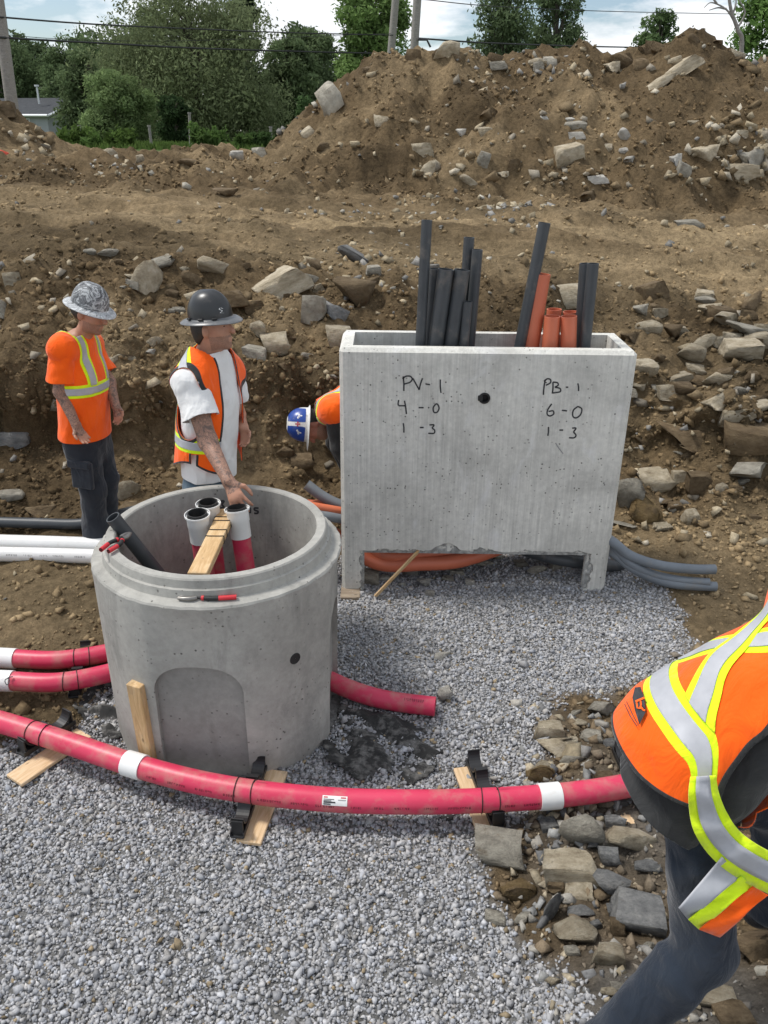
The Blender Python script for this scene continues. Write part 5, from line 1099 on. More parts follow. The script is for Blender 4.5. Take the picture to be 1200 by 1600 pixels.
def prim_bb(p):
    if p[0] == 'c': m = max(p[3], p[4]); return np.minimum(p[1], p[2])-m, np.maximum(p[1], p[2])+m
    if p[0] == 'e': m = max(p[3], p[4]); return np.minimum(p[1], p[2])-m, np.maximum(p[1], p[2])+m
    m = p[2].max(); return p[1]-m, p[1]+m
def sdf(prims, P, off=0., mask=True):
    d = np.full(len(P), .2)
    for p, k in prims:
        lo, hi = prim_bb(p); mg = .06+off
        if mask:
            i = np.flatnonzero(((P > lo-mg) & (P < hi+mg)).all(1))
            if not len(i): continue
        else: i = slice(None)
        e = prim_d(p, P[i]); dd = d[i]; h = np.maximum(k-np.abs(dd-e), 0)/max(k, 1e-6); d[i] = np.minimum(dd, e)-h*h*k*.25
    return d-off
def polygonise(prims, h, off=0., wr=None, extra=None):
    lo = np.min([prim_bb(p)[0] for p, k in prims], 0)-off-.03; hi = np.max([prim_bb(p)[1] for p, k in prims], 0)+off+.03
    B_ = 6; nb = np.ceil((hi-lo)/(h*B_)).astype(int); n = nb*B_+1
    ctr = np.stack(np.meshgrid(*[lo[a]+(np.arange(nb[a])+.5)*h*B_ for a in range(3)], indexing='ij'), -1).reshape(-1, 3)
    dc = sdf(prims, ctr, off, False); act = np.abs(dc) < h*B_*1.45+.012
    D = np.ones(n, np.float32)
    cs = np.where(dc < 0, -1, 1).reshape(nb); D[:-1, :-1, :-1] = np.repeat(np.repeat(np.repeat(cs, B_, 0), B_, 1), B_, 2)
    bi = np.argwhere(act.reshape(nb)); loc = np.stack(np.meshgrid(*[np.arange(B_+1)]*3, indexing='ij'), -1).reshape(-1, 3)
    G = (bi[:, None]*B_+loc[None]).reshape(-1, 3); flat = np.unique((G[:, 0]*n[1]+G[:, 1])*n[2]+G[:, 2])
    gi = np.stack([flat//(n[1]*n[2]), (flat//n[2]) % n[1], flat % n[2]], 1); P = lo+gi*h
    d = sdf(prims, P, off)
    if wr is not None: nr_ = np.abs(d) < .03; d[nr_] += wr(P[nr_])
    if extra is not None: d = extra(P, d)
    D.ravel()[flat] = d
    S_ = D < 0
    c = [D[i:n[0]-1+i, j:n[1]-1+j, k:n[2]-1+k] for i in (0, 1) for j in (0, 1) for k in (0, 1)]
    sm = sum((q < 0).astype(np.int8) for q in c); cell = np.argwhere((sm > 0) & (sm < 8)); ci = tuple(cell.T)
    val = np.stack([q[ci] for q in c], 1).astype(float); cor_ = np.array([[i, j, k] for i in (0, 1) for j in (0, 1) for k in (0, 1)], float)
    acc = np.zeros((len(cell), 3)); cnt = np.zeros(len(cell))
    for a in range(8):
        for b in range(a+1, 8):
            if np.abs(cor_[a]-cor_[b]).sum() != 1: continue
            m = (val[:, a] < 0) != (val[:, b] < 0); t = val[m, a]/(val[m, a]-val[m, b]); acc[m] += cor_[a]+t[:, None]*(cor_[b]-cor_[a]); cnt[m] += 1
    V = lo+(cell+acc/cnt[:, None])*h
    vid = -np.ones(n-1, np.int64); vid[ci] = np.arange(len(cell)); Q = []
    for ax in range(3):
        u, w_ = (ax+1) % 3, (ax+2) % 3
        s0 = [slice(None)]*3; s1 = [slice(None)]*3; s0[ax] = slice(0, -1); s1[ax] = slice(1, None); ch = S_[tuple(s0)] != S_[tuple(s1)]; e = np.argwhere(ch)
        e = e[(e[:, u] > 0) & (e[:, w_] > 0) & (e[:, u] < n[u]-1) & (e[:, w_] < n[w_]-1)]
        def id_(du, dw): q = e.copy(); q[:, u] += du; q[:, w_] += dw; return vid[tuple(q.T)]
        f = np.stack([id_(-1, -1), id_(0, -1), id_(0, 0), id_(-1, 0)], 1); ins = S_[tuple(e.T)]; f[~ins] = f[~ins][:, ::-1]; Q.append(f)
    F = np.vstack(Q); F = F[(F >= 0).all(1)]
    T = np.vstack([F[:, [0, 1, 2]], F[:, [0, 2, 3]]]); return V, T
def vnormals(V, T):
    fn = np.cross(V[T[:, 1]]-V[T[:, 0]], V[T[:, 2]]-V[T[:, 0]]); N_ = np.zeros_like(V)
    for k in range(3): np.add.at(N_, T[:, k], fn)
    return N_/(np.linalg.norm(N_, axis=1)[:, None]+1e-12)
def clip(V, T, g):
    """keep the part of a triangle mesh where g<0, cut exactly along g=0"""
    s = g < 0; c = s[T].sum(1); keep = T[c == 3]; out = [keep]; nv = [V]; base = len(V)
    for want in (1, 2):
        t = T[c == want]
        if not len(t): continue
        sv = s[t] if want == 1 else ~s[t]; r = sv.argmax(1); t = np.stack([t[np.arange(len(t)), (r+k) % 3] for k in range(3)], 1)
        a, b, d = t.T; p = V[a]+(g[a]/(g[a]-g[b]))[:, None]*(V[b]-V[a]); q = V[a]+(g[a]/(g[a]-g[d]))[:, None]*(V[d]-V[a])
        ip = base+np.arange(len(t)); iq = ip+len(t); nv += [p, q]; base += 2*len(t)
        out += [np.stack([a, ip, iq], 1)] if want == 1 else [np.stack([ip, b, d], 1), np.stack([ip, d, iq], 1)]
    V = np.vstack(nv); T = np.vstack(out); u, inv = np.unique(T, return_inverse=True); V = V[u]; T = inv.reshape(-1, 3)
    key = np.round(V/1e-5).astype(np.int64); _, i1, i2 = np.unique(key, axis=0, return_index=True, return_inverse=True); return V[i1], i2.reshape(-1)[T]
def head_prims(c, up, fwd):
    w_ = nrm(up); f = nrm(np.asarray(fwd, float)-w_*(np.dot(fwd, w_))); u = np.cross(f, w_); R = np.stack([u, f, w_])
    def X(a, b, d): return np.asarray(c)+u*a+f*b+w_*d
    L_ = [(ell(X(0, -.012, .03), (.077, .097, .088), R), .02), (ell(X(0, .03, -.03), (.062, .07, .095), R), .03), (ell(X(0, .045, -.085), (.05, .048, .04), R), .025), (cap(X(0, .096, .018), X(0, .119, -.026), .009, .0155), .012),
          (cap(X(-.038, .083, .034), X(.038, .083, .034), .014, .014), .02), (ell(X(.079, -.006, -.015), (.011, .021, .033), R), .008), (ell(X(-.079, -.006, -.015), (.011, .021, .033), R), .008),
          (cap(X(-.02, .094, -.063), X(.02, .094, -.063), .009, .009), .008), (cap(X(-.018, .093, -.076), X(.018, .093, -.076), .010, .010), .008), (ell(X(0, .082, -.106), (.024, .022, .02), R), .02), (cap(X(.03, .06, -.02), X(.034, .058, -.03), .026, .024), .02), (cap(X(-.03, .06, -.02), X(-.034, .058, -.03), .026, .024), .02)]
    return L_, X, R
def hand_prims(wr, d, pn, sgn, curl=.5, spread=.1, k=.85):
    """wr wrist, d direction to the knuckles, pn palm normal (towards the palm side), sgn +1/-1 thumb side"""
    d = nrm(d); pn = nrm(np.asarray(pn, float)-d*np.dot(pn, d)); s = np.cross(d, pn)*sgn; wr = np.asarray(wr, float); L_ = []
    L_.append((ecap(wr+d*.012*k, wr+d*.075*k, .031*k, .039*k, s, pn, .42), .02))
    for i, (ln, off) in enumerate(((.074, .030), (.084, .0105), (.078, -.0095), (.06, -.028))):
        p = wr+d*(.092-.006*abs(i-1.2))*k+s*off*k; a = spread*(1.2-i)*.5; ang = .15
        for j, (fr_, r0, r1) in enumerate(((.45, .0098, .0088), (.31, .0088, .0082), (.24, .0082, .0068))):
            ang += curl*(.5 if j == 0 else .9); dd = nrm(d*math.cos(ang)+pn*math.sin(ang)+s*math.sin(a)*math.cos(ang)); q = p+dd*ln*fr_*k*1.02; L_.append((cap(p, q, r0*k, r1*k), .005 if j else .009)); p = q
    p = wr+d*.028*k+s*.026*k; dd = nrm(d*.62+s*.68+pn*.35); q = p+dd*.042*k; L_.append((cap(p, q, .0145*k, .0115*k), .012)); dd = nrm(d*.85+s*.25+pn*.5); L_.append((cap(q, q+dd*.032*k, .0115*k, .0095*k), .005)); q2 = q+dd*.032*k; L_.append((cap(q2, q2+nrm(d+pn*.5)*.022*k, .0095*k, .008*k), .005))
    return L_
def wrinkle(amp, sc, seed, st=(1, 1, 1)):
    st = np.array(st)
    return lambda P: amp*(.8*noise3(P*sc*st, seed)+.45*noise3(P*sc*st*2.1+5, seed+1)+1.1*(np.abs(noise3(P*sc*st*.8+noise3(P*sc*.6, seed+2)[:, None]*.7, seed+3))-.25))
def skinmat(name, a, b_, ink=None, stub=None):
    m, t, b = nodes(name); v = coords(t); c = ramp(t, noise(t, v, 14, 6, .6), [(.3, a), (.7, b_)]).outputs[0]
    if ink is not None:
        w_ = N(t, 'ShaderNodeTexVoronoi', Scale=34., feature='DISTANCE_TO_EDGE'); t.links.new(coords(t, (1, 1, .6)), w_.inputs['Vector'])
        f = noise(t, v, 17, 4, .55, 2.4); k = ramp(t, f, [(.40, .8), (.5, .12), (.56, .65), (.64, .0)]).outputs[0]; c = mixc(t, k, c, ink)
        c = mixc(t, ramp(t, w_.outputs['Distance'], [(.0, .4), (.05, 0)]).outputs[0], c, ink)
    if stub is not None: c = mixc(t, ramp(t, noise(t, v, 160, 3), [(.35, .35), (.7, .8)]).outputs[0], c, stub)
    t.links.new(c, b.inputs['Base Color']); b.inputs['Roughness'].default_value = .55; b.inputs['Subsurface Weight'].default_value = .06; b.inputs['Subsurface Radius'].default_value = (.01, .004, .002); bump(t, b, noise(t, v, 180, 4), .1, .002); return m
MT['skin'] = skinmat('skin', (.36, .17, .105), (.48, .25, .165)); MT['skin_red'] = skinmat('ruddy_skin', (.34, .13, .085), (.45, .19, .13)); MT['skin_ink'] = skinmat('tattooed_skin', (.36, .19, .125), (.46, .26, .18), (.07, .055, .05)); MT['stubble'] = skinmat('stubbled_skin', (.36, .18, .115), (.45, .24, .16), None, (.19, .108, .075))
def cloth(name, a, b_, sc=9, rough=.85, weave=420, dirt=None, bs=.25, sheen=.2):
    m = simple(name, [(.3, a), (.7, b_)], sc, rough, weave, bs, .0015, dirt=dirt); bb = m.node_tree.nodes['Principled BSDF']; vv = coords(m.node_tree, (1, 1, .55)); bump(m.node_tree, bb, noise(m.node_tree, vv, 13, 4, .5, .8), .55, .03); bb.inputs['Sheen Weight'].default_value = sheen; bb.inputs['Specular IOR Level'].default_value = .2; return m
MT['hivis'] = cloth('hi_vis_orange_fabric', (.92, .105, .002), (1., .135, .006), 6, .8, 330, None); MT['lime'] = cloth('hi_vis_lime_tape', (.68, .92, .01), (.76, .98, .02), 12, .7, 400)
MT['silver'] = simple('reflective_silver_tape', [(.3, (.36, .37, .40)), (.7, (.46, .47, .5))], 14, .55, 260, .15, .001, metallic=.05)
MT['tee'] = cloth('white_cotton', (.7, .7, .69), (.78, .78, .77), 7, .9, 380, (4, .58, .8, (.56, .52, .47))); MT['charcoal'] = cloth('charcoal_cotton', (.024, .025, .026), (.04, .041, .042), 8, .9, 380)
MT['navy'] = cloth('dark_navy_work_cloth', (.018, .022, .03), (.034, .04, .05), 6, .85, 300, (6, .62, .8, (.13, .105, .075))); MT['denim'] = cloth('dark_denim', (.009, .014, .024), (.022, .031, .046), 4, .85, 500, (5, .6, .8, (.04, .05, .065)), .4); MT['denim_blue'] = cloth('faded_denim', (.05, .085, .12), (.085, .13, .17), 6, .85, 400)
MT['pink'] = cloth('pink_orange_lining', (.75, .17, .12), (.8, .22, .16), 7, .9, 330); MT['leather'] = simple('black_wet_boot', [(.3, (.01, .01, .012)), (.7, (.022, .022, .026))], 10, .22, 30, .5, .01, dirt=(10, .6, .75, (.12, .095, .065))); MT['hair'] = simple('dark_hair', [(.3, (.012, .009, .007)), (.7, (.03, .023, .018))], 60, .6, 200, .5, .003, stretch=(1, 1, .2)); MT['eye'] = simple('eye', [(.3, (.02, .015, .01)), (.7, (.04, .03, .02))], 5, .15, 10, 0)
def place(name, V, T, mat, root, solid=0., smooth=True, midx=None):
    o = mk(name, V-np.array(root.location), T, mat, root, smooth, midx=midx)
    if solid: m_ = o.modifiers.new('thickness', 'SOLIDIFY'); m_.thickness = solid; m_.offset = 1
    return o
def tape(V, T, g, wid, root, parent, k0=.0025, lim=None):
    """lime band with silver core laid on the garment where |g|<wid/2 and lim<0 (signed metric distances)"""
    N_ = vnormals(V, T); lim = np.full(len(V), -1.) if lim is None else lim
    for nm, mm, ww, kk in (('lime_band', 'lime', wid/2, k0), ('silver_tape', 'silver', wid*.27, k0+.003)):
        a = clip(V+N_*kk, T, np.maximum(np.abs(g)-ww, lim))
        if len(a[1]): o = mk(nm, a[0]-np.array(root.location), a[1], MT[mm], parent, True); m_ = o.modifiers.new('thickness', 'SOLIDIFY'); m_.thickness = .0016; m_.offset = 1
mx_ = lambda *a: np.maximum.reduce(a)
def hat(root, X, R, mats, kind, scale=1., tilt=0., lift=.045):
    """hard hat in head frame; X maps head coords; returns objects"""
    u, f, w_ = R; ct, st_ = math.cos(tilt), math.sin(tilt); f2 = f*ct-w_*st_; w2 = w_*ct+f*st_
    def tw(p): return np.asarray(X(0, 0, 0))+u*p[0]*scale+f2*p[1]*scale+w2*(p[2]*scale+lift)
    seg = 64; full = kind != 'cap'; V = []; F = []; prof = []
    for a in np.linspace(math.pi/2, 0.05, 13): prof.append((math.cos(a)**.9, math.sin(a)**.95, 0))
    prof += [(1.0, -.05, 0), (1.02, -.09, .0)]
    if full: prof += [(1.06, -.10, .3), (1.10, -.135, .65), (1.12, -.19, .93), (1.122, -.21, 1.), (1.12, -.225, .99), (1.08, -.18, .62), (1.03, -.15, .2), (.99, -.11, 0.), (.97, -.02, 0)]
    else: prof += [(1.03, -.10, .3), (1.06, -.13, .9), (1.06, -.15, 1.), (1.02, -.14, .5), (.98, -.1, 0), (.96, -.02, 0)]
    bx, by, bz = .106, .126, .138
    for (r_, z, br) in prof:
        for j in range(seg):
            a = 2*math.pi*j/seg; cx, cy = math.sin(a), math.cos(a); ext = br*(.026+.012*max(0, cy)+.008*max(0, -cy)) if full else br*(.012+.05*max(0, cy)**2)
            rid = 0
            if z > .15 and abs(cx*r_) < .22: rid = .006*math.cos(cx*r_/.22*math.pi/2)*(1 if full else .7)*min(1, r_*3)
            V.append(tw(((bx*r_+ext)*cx, (by*r_+ext)*cy, bz*z+rid-(.10*max(0, cy)**3*br*.1 if full else .004*br))))
    for i in range(len(prof)-1):
        for j in range(seg): k = (j+1) % seg; F.append((i*seg+j, (i+1)*seg+j, (i+1)*seg+k, i*seg+k))
    V = np.array(V); F = np.array(F); h_ = thing_child = bpy.data.objects.new('hard_hat', mesh_np('hard_hat', V-np.array(root.location), F, mats[0], True)); link(h_, root)
    if len(mats) > 1:
        i0 = 13; Fb = F[(F.min(1) >= i0*seg)]; uq, inv = np.unique(Fb, return_inverse=True); mk('brim', V[uq]-np.array(root.location)+0*w2, inv.reshape(-1, 4), mats[1], h_, True).scale = (1, 1, 1)
        Fd = F[(F.min(1) < i0*seg)]; uq, inv = np.unique(Fd, return_inverse=True); h_.data = mesh_np('hard_hat', V[uq]-np.array(root.location), inv.reshape(-1, 4), mats[0], True)
    return h_, tw, (V, F)

def frame_of(pel, neck, side):
    t = nrm(np.array(neck)-pel); s = nrm(np.asarray(side, float)-t*np.dot(side, t)); return s, np.cross(t, s), t
def torso_prims(pel, neck, s, f, fat=1., belly=0.):
    t = neck-pel; q = lambda a, b=0: pel+t*a+f*b
    return [(ecap(q(-.06), q(.22), .158*fat, .145*fat, s, f, .74), .03), (ecap(q(.2, .01+belly), q(.58, .012), .146*fat, .172*fat, s, f, .68), .05), (ecap(q(.58, .01), q(.84, -.005), .172*fat, .15*fat, s, f, .64), .05)]
def limb(a, b, c, r): return [(cap(a, b, r[0], r[1]), .03), (cap(b, c, r[2], r[3]), .03)]
def build_body(root, prims, h, Xh, Rh, inkpts, root_mats, jaw=True):
    V, T = polygonise(prims, h); cen = V[T].mean(1); mi = np.zeros(len(T), int); hc = np.asarray(Xh(0, 0, 0)); q = (cen-hc)@Rh.T
    if jaw: mi[(q[:, 2] < -.045) & (q[:, 1] > .005-.5*(q[:, 2]+.045)*0) & (q[:, 2] > -.125) & (np.linalg.norm(q, axis=1) < .16) & ~((np.abs(q[:, 0]) < .022) & (np.abs(q[:, 2]+.07) < .012))] = 2
    for a, b, rr in inkpts:
        ab = b-a; tt = np.clip(((cen-a)@ab)/(ab@ab), 0, 1); mi[np.linalg.norm(cen-a-tt[:, None]*ab, axis=1) < rr] = 1
    return place('body', V, T, root_mats, root, 0, True, mi)
def boots(root, an, fw, lab=None):
    for a_, d_ in zip(an, fw):
        d_ = nrm(d_); s_ = np.cross(d_, [0, 0, 1]); pr = [(cap(a_+[0, 0, .16], a_+[0, 0, -.02], .058, .052), .03), (ecap(a_+[0, 0, -.045]-d_*.035, a_+[0, 0, -.052]+d_*.155, .047, .043, s_, [0, 0, 1], .85), .04)]
        zb = a_[2]-.092; V, T = polygonise(pr, .009, extra=lambda P, d: np.maximum(d, zb-P[:, 2])); place('boot', V, T, MT['leather'], root)
def sleeve_piece(root, sh, el, neck, k, r0, r1, mat, seed, amp=.006, h=.0065):
    d_ = el-sh; P = [(cap(sh+(neck-sh)*.22, sh, r0*.93, r0), .03), (cap(sh, sh+d_*(k+.12), r0, r1), .04)]
    V, T = polygonise(P, h, .012, wrinkle(amp, 13, seed)); g = ((V-sh)@d_)/np.linalg.norm(d_)-k*np.linalg.norm(d_); V, T = clip(V, T, g+.004*np.sin(40*((V-sh)@nrm(np.cross(d_, [0, 1, .3])))))
    return place('sleeve', V, T, mat, root, .004)
def cuff_clip(V, T, a, b, tcut):
    ab = b-a; L_ = np.linalg.norm(ab); g = ((V-a)@ab)/L_-tcut*L_; near = np.linalg.norm(V-(a+ab*tcut), axis=1) < .17; return clip(V, T, np.where(near, g, -1.))
gz = lambda x_, y_: float(H(np.array([x_]), np.array([y_]))[0])
A3 = lambda px, py, y: np.array(at_y(px, py, y))

# ---- worker in the orange shirt and patterned hat
def worker_patterned():
    side = nrm([-.2, -.98, 0]); pel = A3(133, 668, 5.15); neck = A3(121, 533, 5.15); s, f, t = frame_of(pel, neck, side)
    hipR, hipL = pel+s*.085-t*.05, pel-s*.085-t*.05; anR, anL = A3(149, 822, 5.12), A3(163, 812, 5.27); anR[2] = gz(anR[0], anR[1])+.09; anL[2] = gz(anL[0], anL[1])+.09
    knR, knL = (hipR+anR)/2+f*.035-s*.0, (hipL+anL)/2+f*.05
    shR, shL = A3(96, 546, 4.98), A3(140, 539, 5.32); elR, elL = A3(95, 612, 4.97), A3(170, 598, 5.27); wrR, wrL = A3(119, 664, 4.92), A3(181, 634, 5.17)
    root = thing('person', 'worker in orange shirt and patterned full-brim hat, arms hanging, looking down', 'person', (pel[0], pel[1], gz(pel[0], pel[1])))
    hc = A3(139, 486, 5.10); hp_, X, R = head_prims(hc, [.36, -.08, 1], [.9, -.22, -.45])
    P = hp_+[(cap(neck-t*.03, hc-np.array([0.01, -.01, .07]), .058, .052), .03)]+[(p, k) for p, k in torso_prims(pel, neck, s, f, .93)]+[(cap(shR, neck, .05, .06), .04), (cap(shL, neck, .05, .06), .04)]
    P += limb(shR, elR, wrR, (.052, .041, .042, .028))+limb(shL, elL, wrL, (.052, .041, .042, .028))+limb(hipR, knR, anR, (.085, .058, .058, .042))+limb(hipL, knL, anL, (.085, .058, .058, .042))
    P += hand_prims(wrR, A3(133, 688, 4.9)-wrR, nrm(-s*.2+f*.2-np.array([.3, -.9, 0])*-.6), 1, .35)+hand_prims(wrL, A3(187, 660, 5.13)-wrL, s, -1, .5)
    build_body(root, P, .0072, X, R, [(shR+(elR-shR)*.4, elR, .1), (elR, wrR, .075), (elL, wrL, .075)], [MT['skin'], MT['skin_ink'], MT['stubble']])
    sleeve_piece(root, shR, elR, neck, .74, .057, .074, MT['hivis'], 3); sleeve_piece(root, shL, elL, neck, .74, .057, .074, MT['hivis'], 4)
    SP = torso_prims(pel, neck, s, f, 1.02)+[(cap(shR, shL, .064, .064), .06), (cap(shR, neck+t*.0, .062, .065), .05), (cap(shL, neck, .062, .065), .05), (ecap(pel-t*.03, pel+t*.25, .18, .17, s, f, .74), .04)]
    V, T = polygonise(SP, .0075, .014, wrinkle(.007, 10, 3, (1, 1, .55)))
    hem = pel-t*.045; V, T = clip(V, T, -((V-hem)@t)); V, T = clip(V, T, np.where(np.linalg.norm(V-(neck+t*.08+f*.02), axis=1) < .13, ((V-neck)@nrm(t-f*.35))-.03, -1.))
    sh = place('shirt', V, T, MT['hivis'], root, .004)
    q = V-pel; tt, ss, ff = q@t, q@s, q@f; arm = np.minimum(np.linalg.norm(np.cross(V-shR, nrm(elR-shR)), axis=1)+np.where((V-shR)@s < -.0, .2, 0), 9)
    L_ = np.linalg.norm(neck-pel); chest = (ss < .165) & (ss > -.165)
    # waist ring and the two straps
    def sel(mask): return np.where(mask, 0, 1.)
    g = tt-L_*.52; tape(V, T, g, .082, root, sh)
    for sg in (-1, 1):
        g = ss-sg*(.085+.04*(tt-L_*.6)); tape(V, T, g, .072, root, sh, .003, L_*.575-tt)
    TP = [(ecap(pel-t*.1, pel+t*.08, .158, .15, s, f, .78), .04)]+limb(hipR, knR, anR, (.098, .078, .08, .078))+limb(hipL, knL, anL, (.098, .078, .08, .078))+[(cap(anR+[0, 0, .1], anR+[0, 0, .0], .08, .085), .03), (cap(anL+[0, 0, .1], anL+[0, 0, 0.], .08, .085), .03)]
    V, T = polygonise(TP, .0075, .004, wrinkle(.009, 10, 5)); V, T = clip(V, T, (V-pel)@t-.06); V, T = clip(V, T, -(V[:, 2]-(gz(pel[0], pel[1])+.06)))
    tr = place('trousers', V, T, MT['navy'], root, .004)
    pk_ = (hipR+knR)/2*1.0+s*.085+f*.01; Rp = np.stack([f, s, nrm(hipR-knR)], 1); o = bevel_box('cargo_pocket', pk_-np.array(root.location)-nrm(hipR-knR)*.05, (.15, .035, .19), MT['navy'], tr, Rp, .012, 2); bevel_box('pocket_flap', pk_-np.array(root.location)+nrm(hipR-knR)*.03+s*.006, (.155, .036, .055), MT['navy'], tr, Rp, .01, 2)
    boots(root, [anR, anL], [f-s*.1, f+s*.1])
    m, tn, b = nodes('patterned_hat'); v = coords(tn); c_ = ramp(tn, noise(tn, v, 11, 3, .5, 3.), [(.36, (.03, .032, .036)), (.45, (.2, .21, .22)), (.5, (.06, .062, .066)), (.56, (.5, .52, .53)), (.64, (.12, .125, .13))]).outputs[0]; tn.links.new(c_, b.inputs['Base Color']); b.inputs['Roughness'].default_value = .7
    m2, tn, b = nodes('patterned_brim'); v = coords(tn); c_ = ramp(tn, noise(tn, v, 13, 3, .5, 3), [(.34, (.16, .165, .17)), (.48, (.5, .52, .53)), (.56, (.25, .26, .27)), (.66, (.62, .64, .65))]).outputs[0]; tn.links.new(c_, b.inputs['Base Color']); b.inputs['Roughness'].default_value = .7
    hat(root, X, R, (m, m2), 'full', .93, rad(-2), .05)
    HPr = [(ell(X(0, -.025, .0), (.081, .09, .075), R), .01)]; V, T = polygonise(HPr, .006); q = (V-hc)@R.T; V, T = clip(V, T, q[:, 1]-.0+.5*np.abs(q[:, 2]+.03)); place('hair', V, T, MT['hair'], root, .002)
    for e in (-1, 1): o = lathe('eye', [(.001, .011), (.008, .008), (.0115, 0), (.008, -.008), (.001, -.011)], MT['eye'], root, 12); o.location = X(e*.032, .078, .008)-np.array(root.location)
worker_patterned()

# ---- tattooed man in white T-shirt and open vest, hand on the riser
def worker_tattooed():
    Y0 = 4.52; side = nrm([-.30, -.95, 0]); pel = A3(326, 742, Y0); neck = A3(328, 556, Y0); s, f, t = frame_of(pel, neck, side)
    pel = pel+t*0; L_ = np.linalg.norm(neck-pel)
    hipR, hipL = pel+s*.09-t*.05, pel-s*.09-t*.05; g0 = gz(pel[0], pel[1]); anR = np.array([hipR[0], hipR[1], g0+.09]); anL = np.array([hipL[0], hipL[1]+.02, g0+.09]); knR, knL = (hipR+anR)/2+f*.03, (hipL+anL)/2+f*.03
    shR, shL = A3(297, 598, 4.34), A3(355, 582, 4.70); elR = A3(325, 690, 4.21); ht_ = s3_[1]; wrR = A3(357, 752, 4.0); elL, wrL = A3(371, 648, 4.78), A3(380, 668, 4.60)
    root = thing('person', 'tattooed worker in white T-shirt and open orange vest, hand on a riser', 'person', (pel[0], pel[1], g0))
    hc = A3(331, 509, Y0-.04); hp_, X, R = head_prims(hc, [-.03, 0, 1], [.97, -.2, -.05])
    P = hp_+[(cap(neck-t*.04, hc-np.array([.015, 0, .06]), .066, .062), .03)]+torso_prims(pel, neck, s, f, 1.)+[(cap(shR, neck, .055, .065), .04), (cap(shL, neck, .055, .065), .04)]
    P += limb(shR, elR, wrR, (.062, .05, .05, .032))+limb(shL, elL, wrL, (.06, .046, .046, .032))+limb(hipR, knR, anR, (.09, .062, .062, .045))+limb(hipL, knL, anL, (.09, .062, .062, .045))
    tip = np.array(at_z(372, 800, 1.10)); P += hand_prims(wrR, A3(369, 778, 3.95)-wrR, nrm([0.15, .75, -.3]), 1, .30, .42, 1.12)+hand_prims(wrL, A3(384, 690, 4.55)-wrL, s, -1, .5)
    build_body(root, P, .0072, X, R, [(shR+(elR-shR)*.3, elR, .1), (elR, wrR-(wrR-elR)*.03, .08)], [MT['skin'], MT['skin_ink'], MT['stubble']])
    sleeve_piece(root, shR, elR, neck, .6, .072, .086, MT['tee'], 13, .008); sleeve_piece(root, shL, elL, neck, .6, .07, .08, MT['tee'], 14, .008)
    SP = torso_prims(pel, neck, s, f, 1.06, .012)+[(cap(shR, shL, .066, .066), .07), (cap(shR, neck, .066, .068), .05), (cap(shL, neck, .066, .068), .05), (ecap(pel-t*.05, pel+t*.28, .172, .168, s, f, .76), .04)]
    V, T = polygonise(SP, .0075, .012, wrinkle(.0085, 12, 13, (1, 1, .7))); V, T = clip(V, T, -((V-(pel+t*.012))@t)+.010*np.sin(12*((V-pel)@s)))
    V, T = clip(V, T, np.where(np.linalg.norm(V-(neck+t*.08+f*.02), axis=1) < .14, ((V-neck)@nrm(t-f*.3))-.02, -1.))
    place('t_shirt', V, T, MT['tee'], root, .004)
    VP = torso_prims(pel, neck, s, f, 1.10, .0)+[(cap(shR-t*.01, shL-t*.01, .068, .068), .07), (cap(shR, neck, .068, .07), .05), (cap(shL, neck, .068, .07), .05), (ecap(pel+t*.06, pel+t*.3, .20, .185, s, f, .8), .05)]
    V, T = polygonise(VP, .0072, .026, wrinkle(.006, 9, 23, (1, 1, .5))); q = V-pel; tt, ss, ff = q@t, q@s, q@f
    hemg = (.105+.05*np.cos(np.clip(ff/.16, -1, 1)*2.2))-tt
    topg = np.where(np.hypot(ss, ff-.01) < .12, (tt-L_*1.03), -1.)
    front = np.where(ff > .01, (.11+.02*np.sin(tt*7))-np.abs(ss), -1.); nb_ = np.where((np.abs(ss) < .075) & (tt > L_*.9), .01*0+.075-np.hypot(ss, ff*0.9-.0), -1.)
    def armh(cen): d = V-cen; return np.where((d@s)*np.sign((cen-pel)@s) > -.075, 1-np.sqrt(((d@f-.0)/.112)**2+(((d@t)+.115)/.205)**2), -1.)*.11
    aR, aL = armh(shR), armh(shL); g = np.maximum.reduce([hemg, topg, front, aR, aL]); slit = np.where((np.abs(ff) < .2) & (tt < L_*.30), .014-np.abs(ff-.03), -1.); g = np.maximum(g, slit)
    VV, TT = clip(V, T, g); ve = place('vest', VV, TT, MT['hivis'], root, .004)
    N_ = vnormals(V, T); a = clip(V+N_*.003, T, np.maximum(g, -(g+.011))); place('black_piping', a[0], a[1], MT['charcoal'], root, .003).parent = ve
    # recompute body coordinates on the clipped mesh for the tapes
    q = VV-pel; tt, ss, ff = q@t, q@s, q@f
    tape(VV, TT, tt-L_*.36, .085, root, ve)
    d1 = (tt-L_*.90)+.55*(np.abs(ss)-.1)*np.where(ff < .0, 1, .2); tape(VV, TT, (tt-L_*.965)*.9+(ff+.03)*.75, .09, root, ve, .0032, mx_(ff-.07, L_*.6-tt))
    for sg in (-1, 1): tape(VV, TT, ss-sg*.095, .075, root, ve, .003, mx_(ff+.03, L_*.36-tt, tt-L_*.9))
    TP = [(ecap(pel-t*.12, pel+t*.05, .16, .155, s, f, .78), .04)]+limb(hipR, knR, anR, (.1, .08, .08, .075))+limb(hipL, knL, anL, (.1, .08, .08, .075)); V, T = polygonise(TP, .009, .004, wrinkle(.007, 10, 15)); V, T = clip(V, T, (V-pel)@t-.03); place('jeans', V, T, MT['denim_blue'], root, .004)
    boots(root, [anR, anL], [f, f])
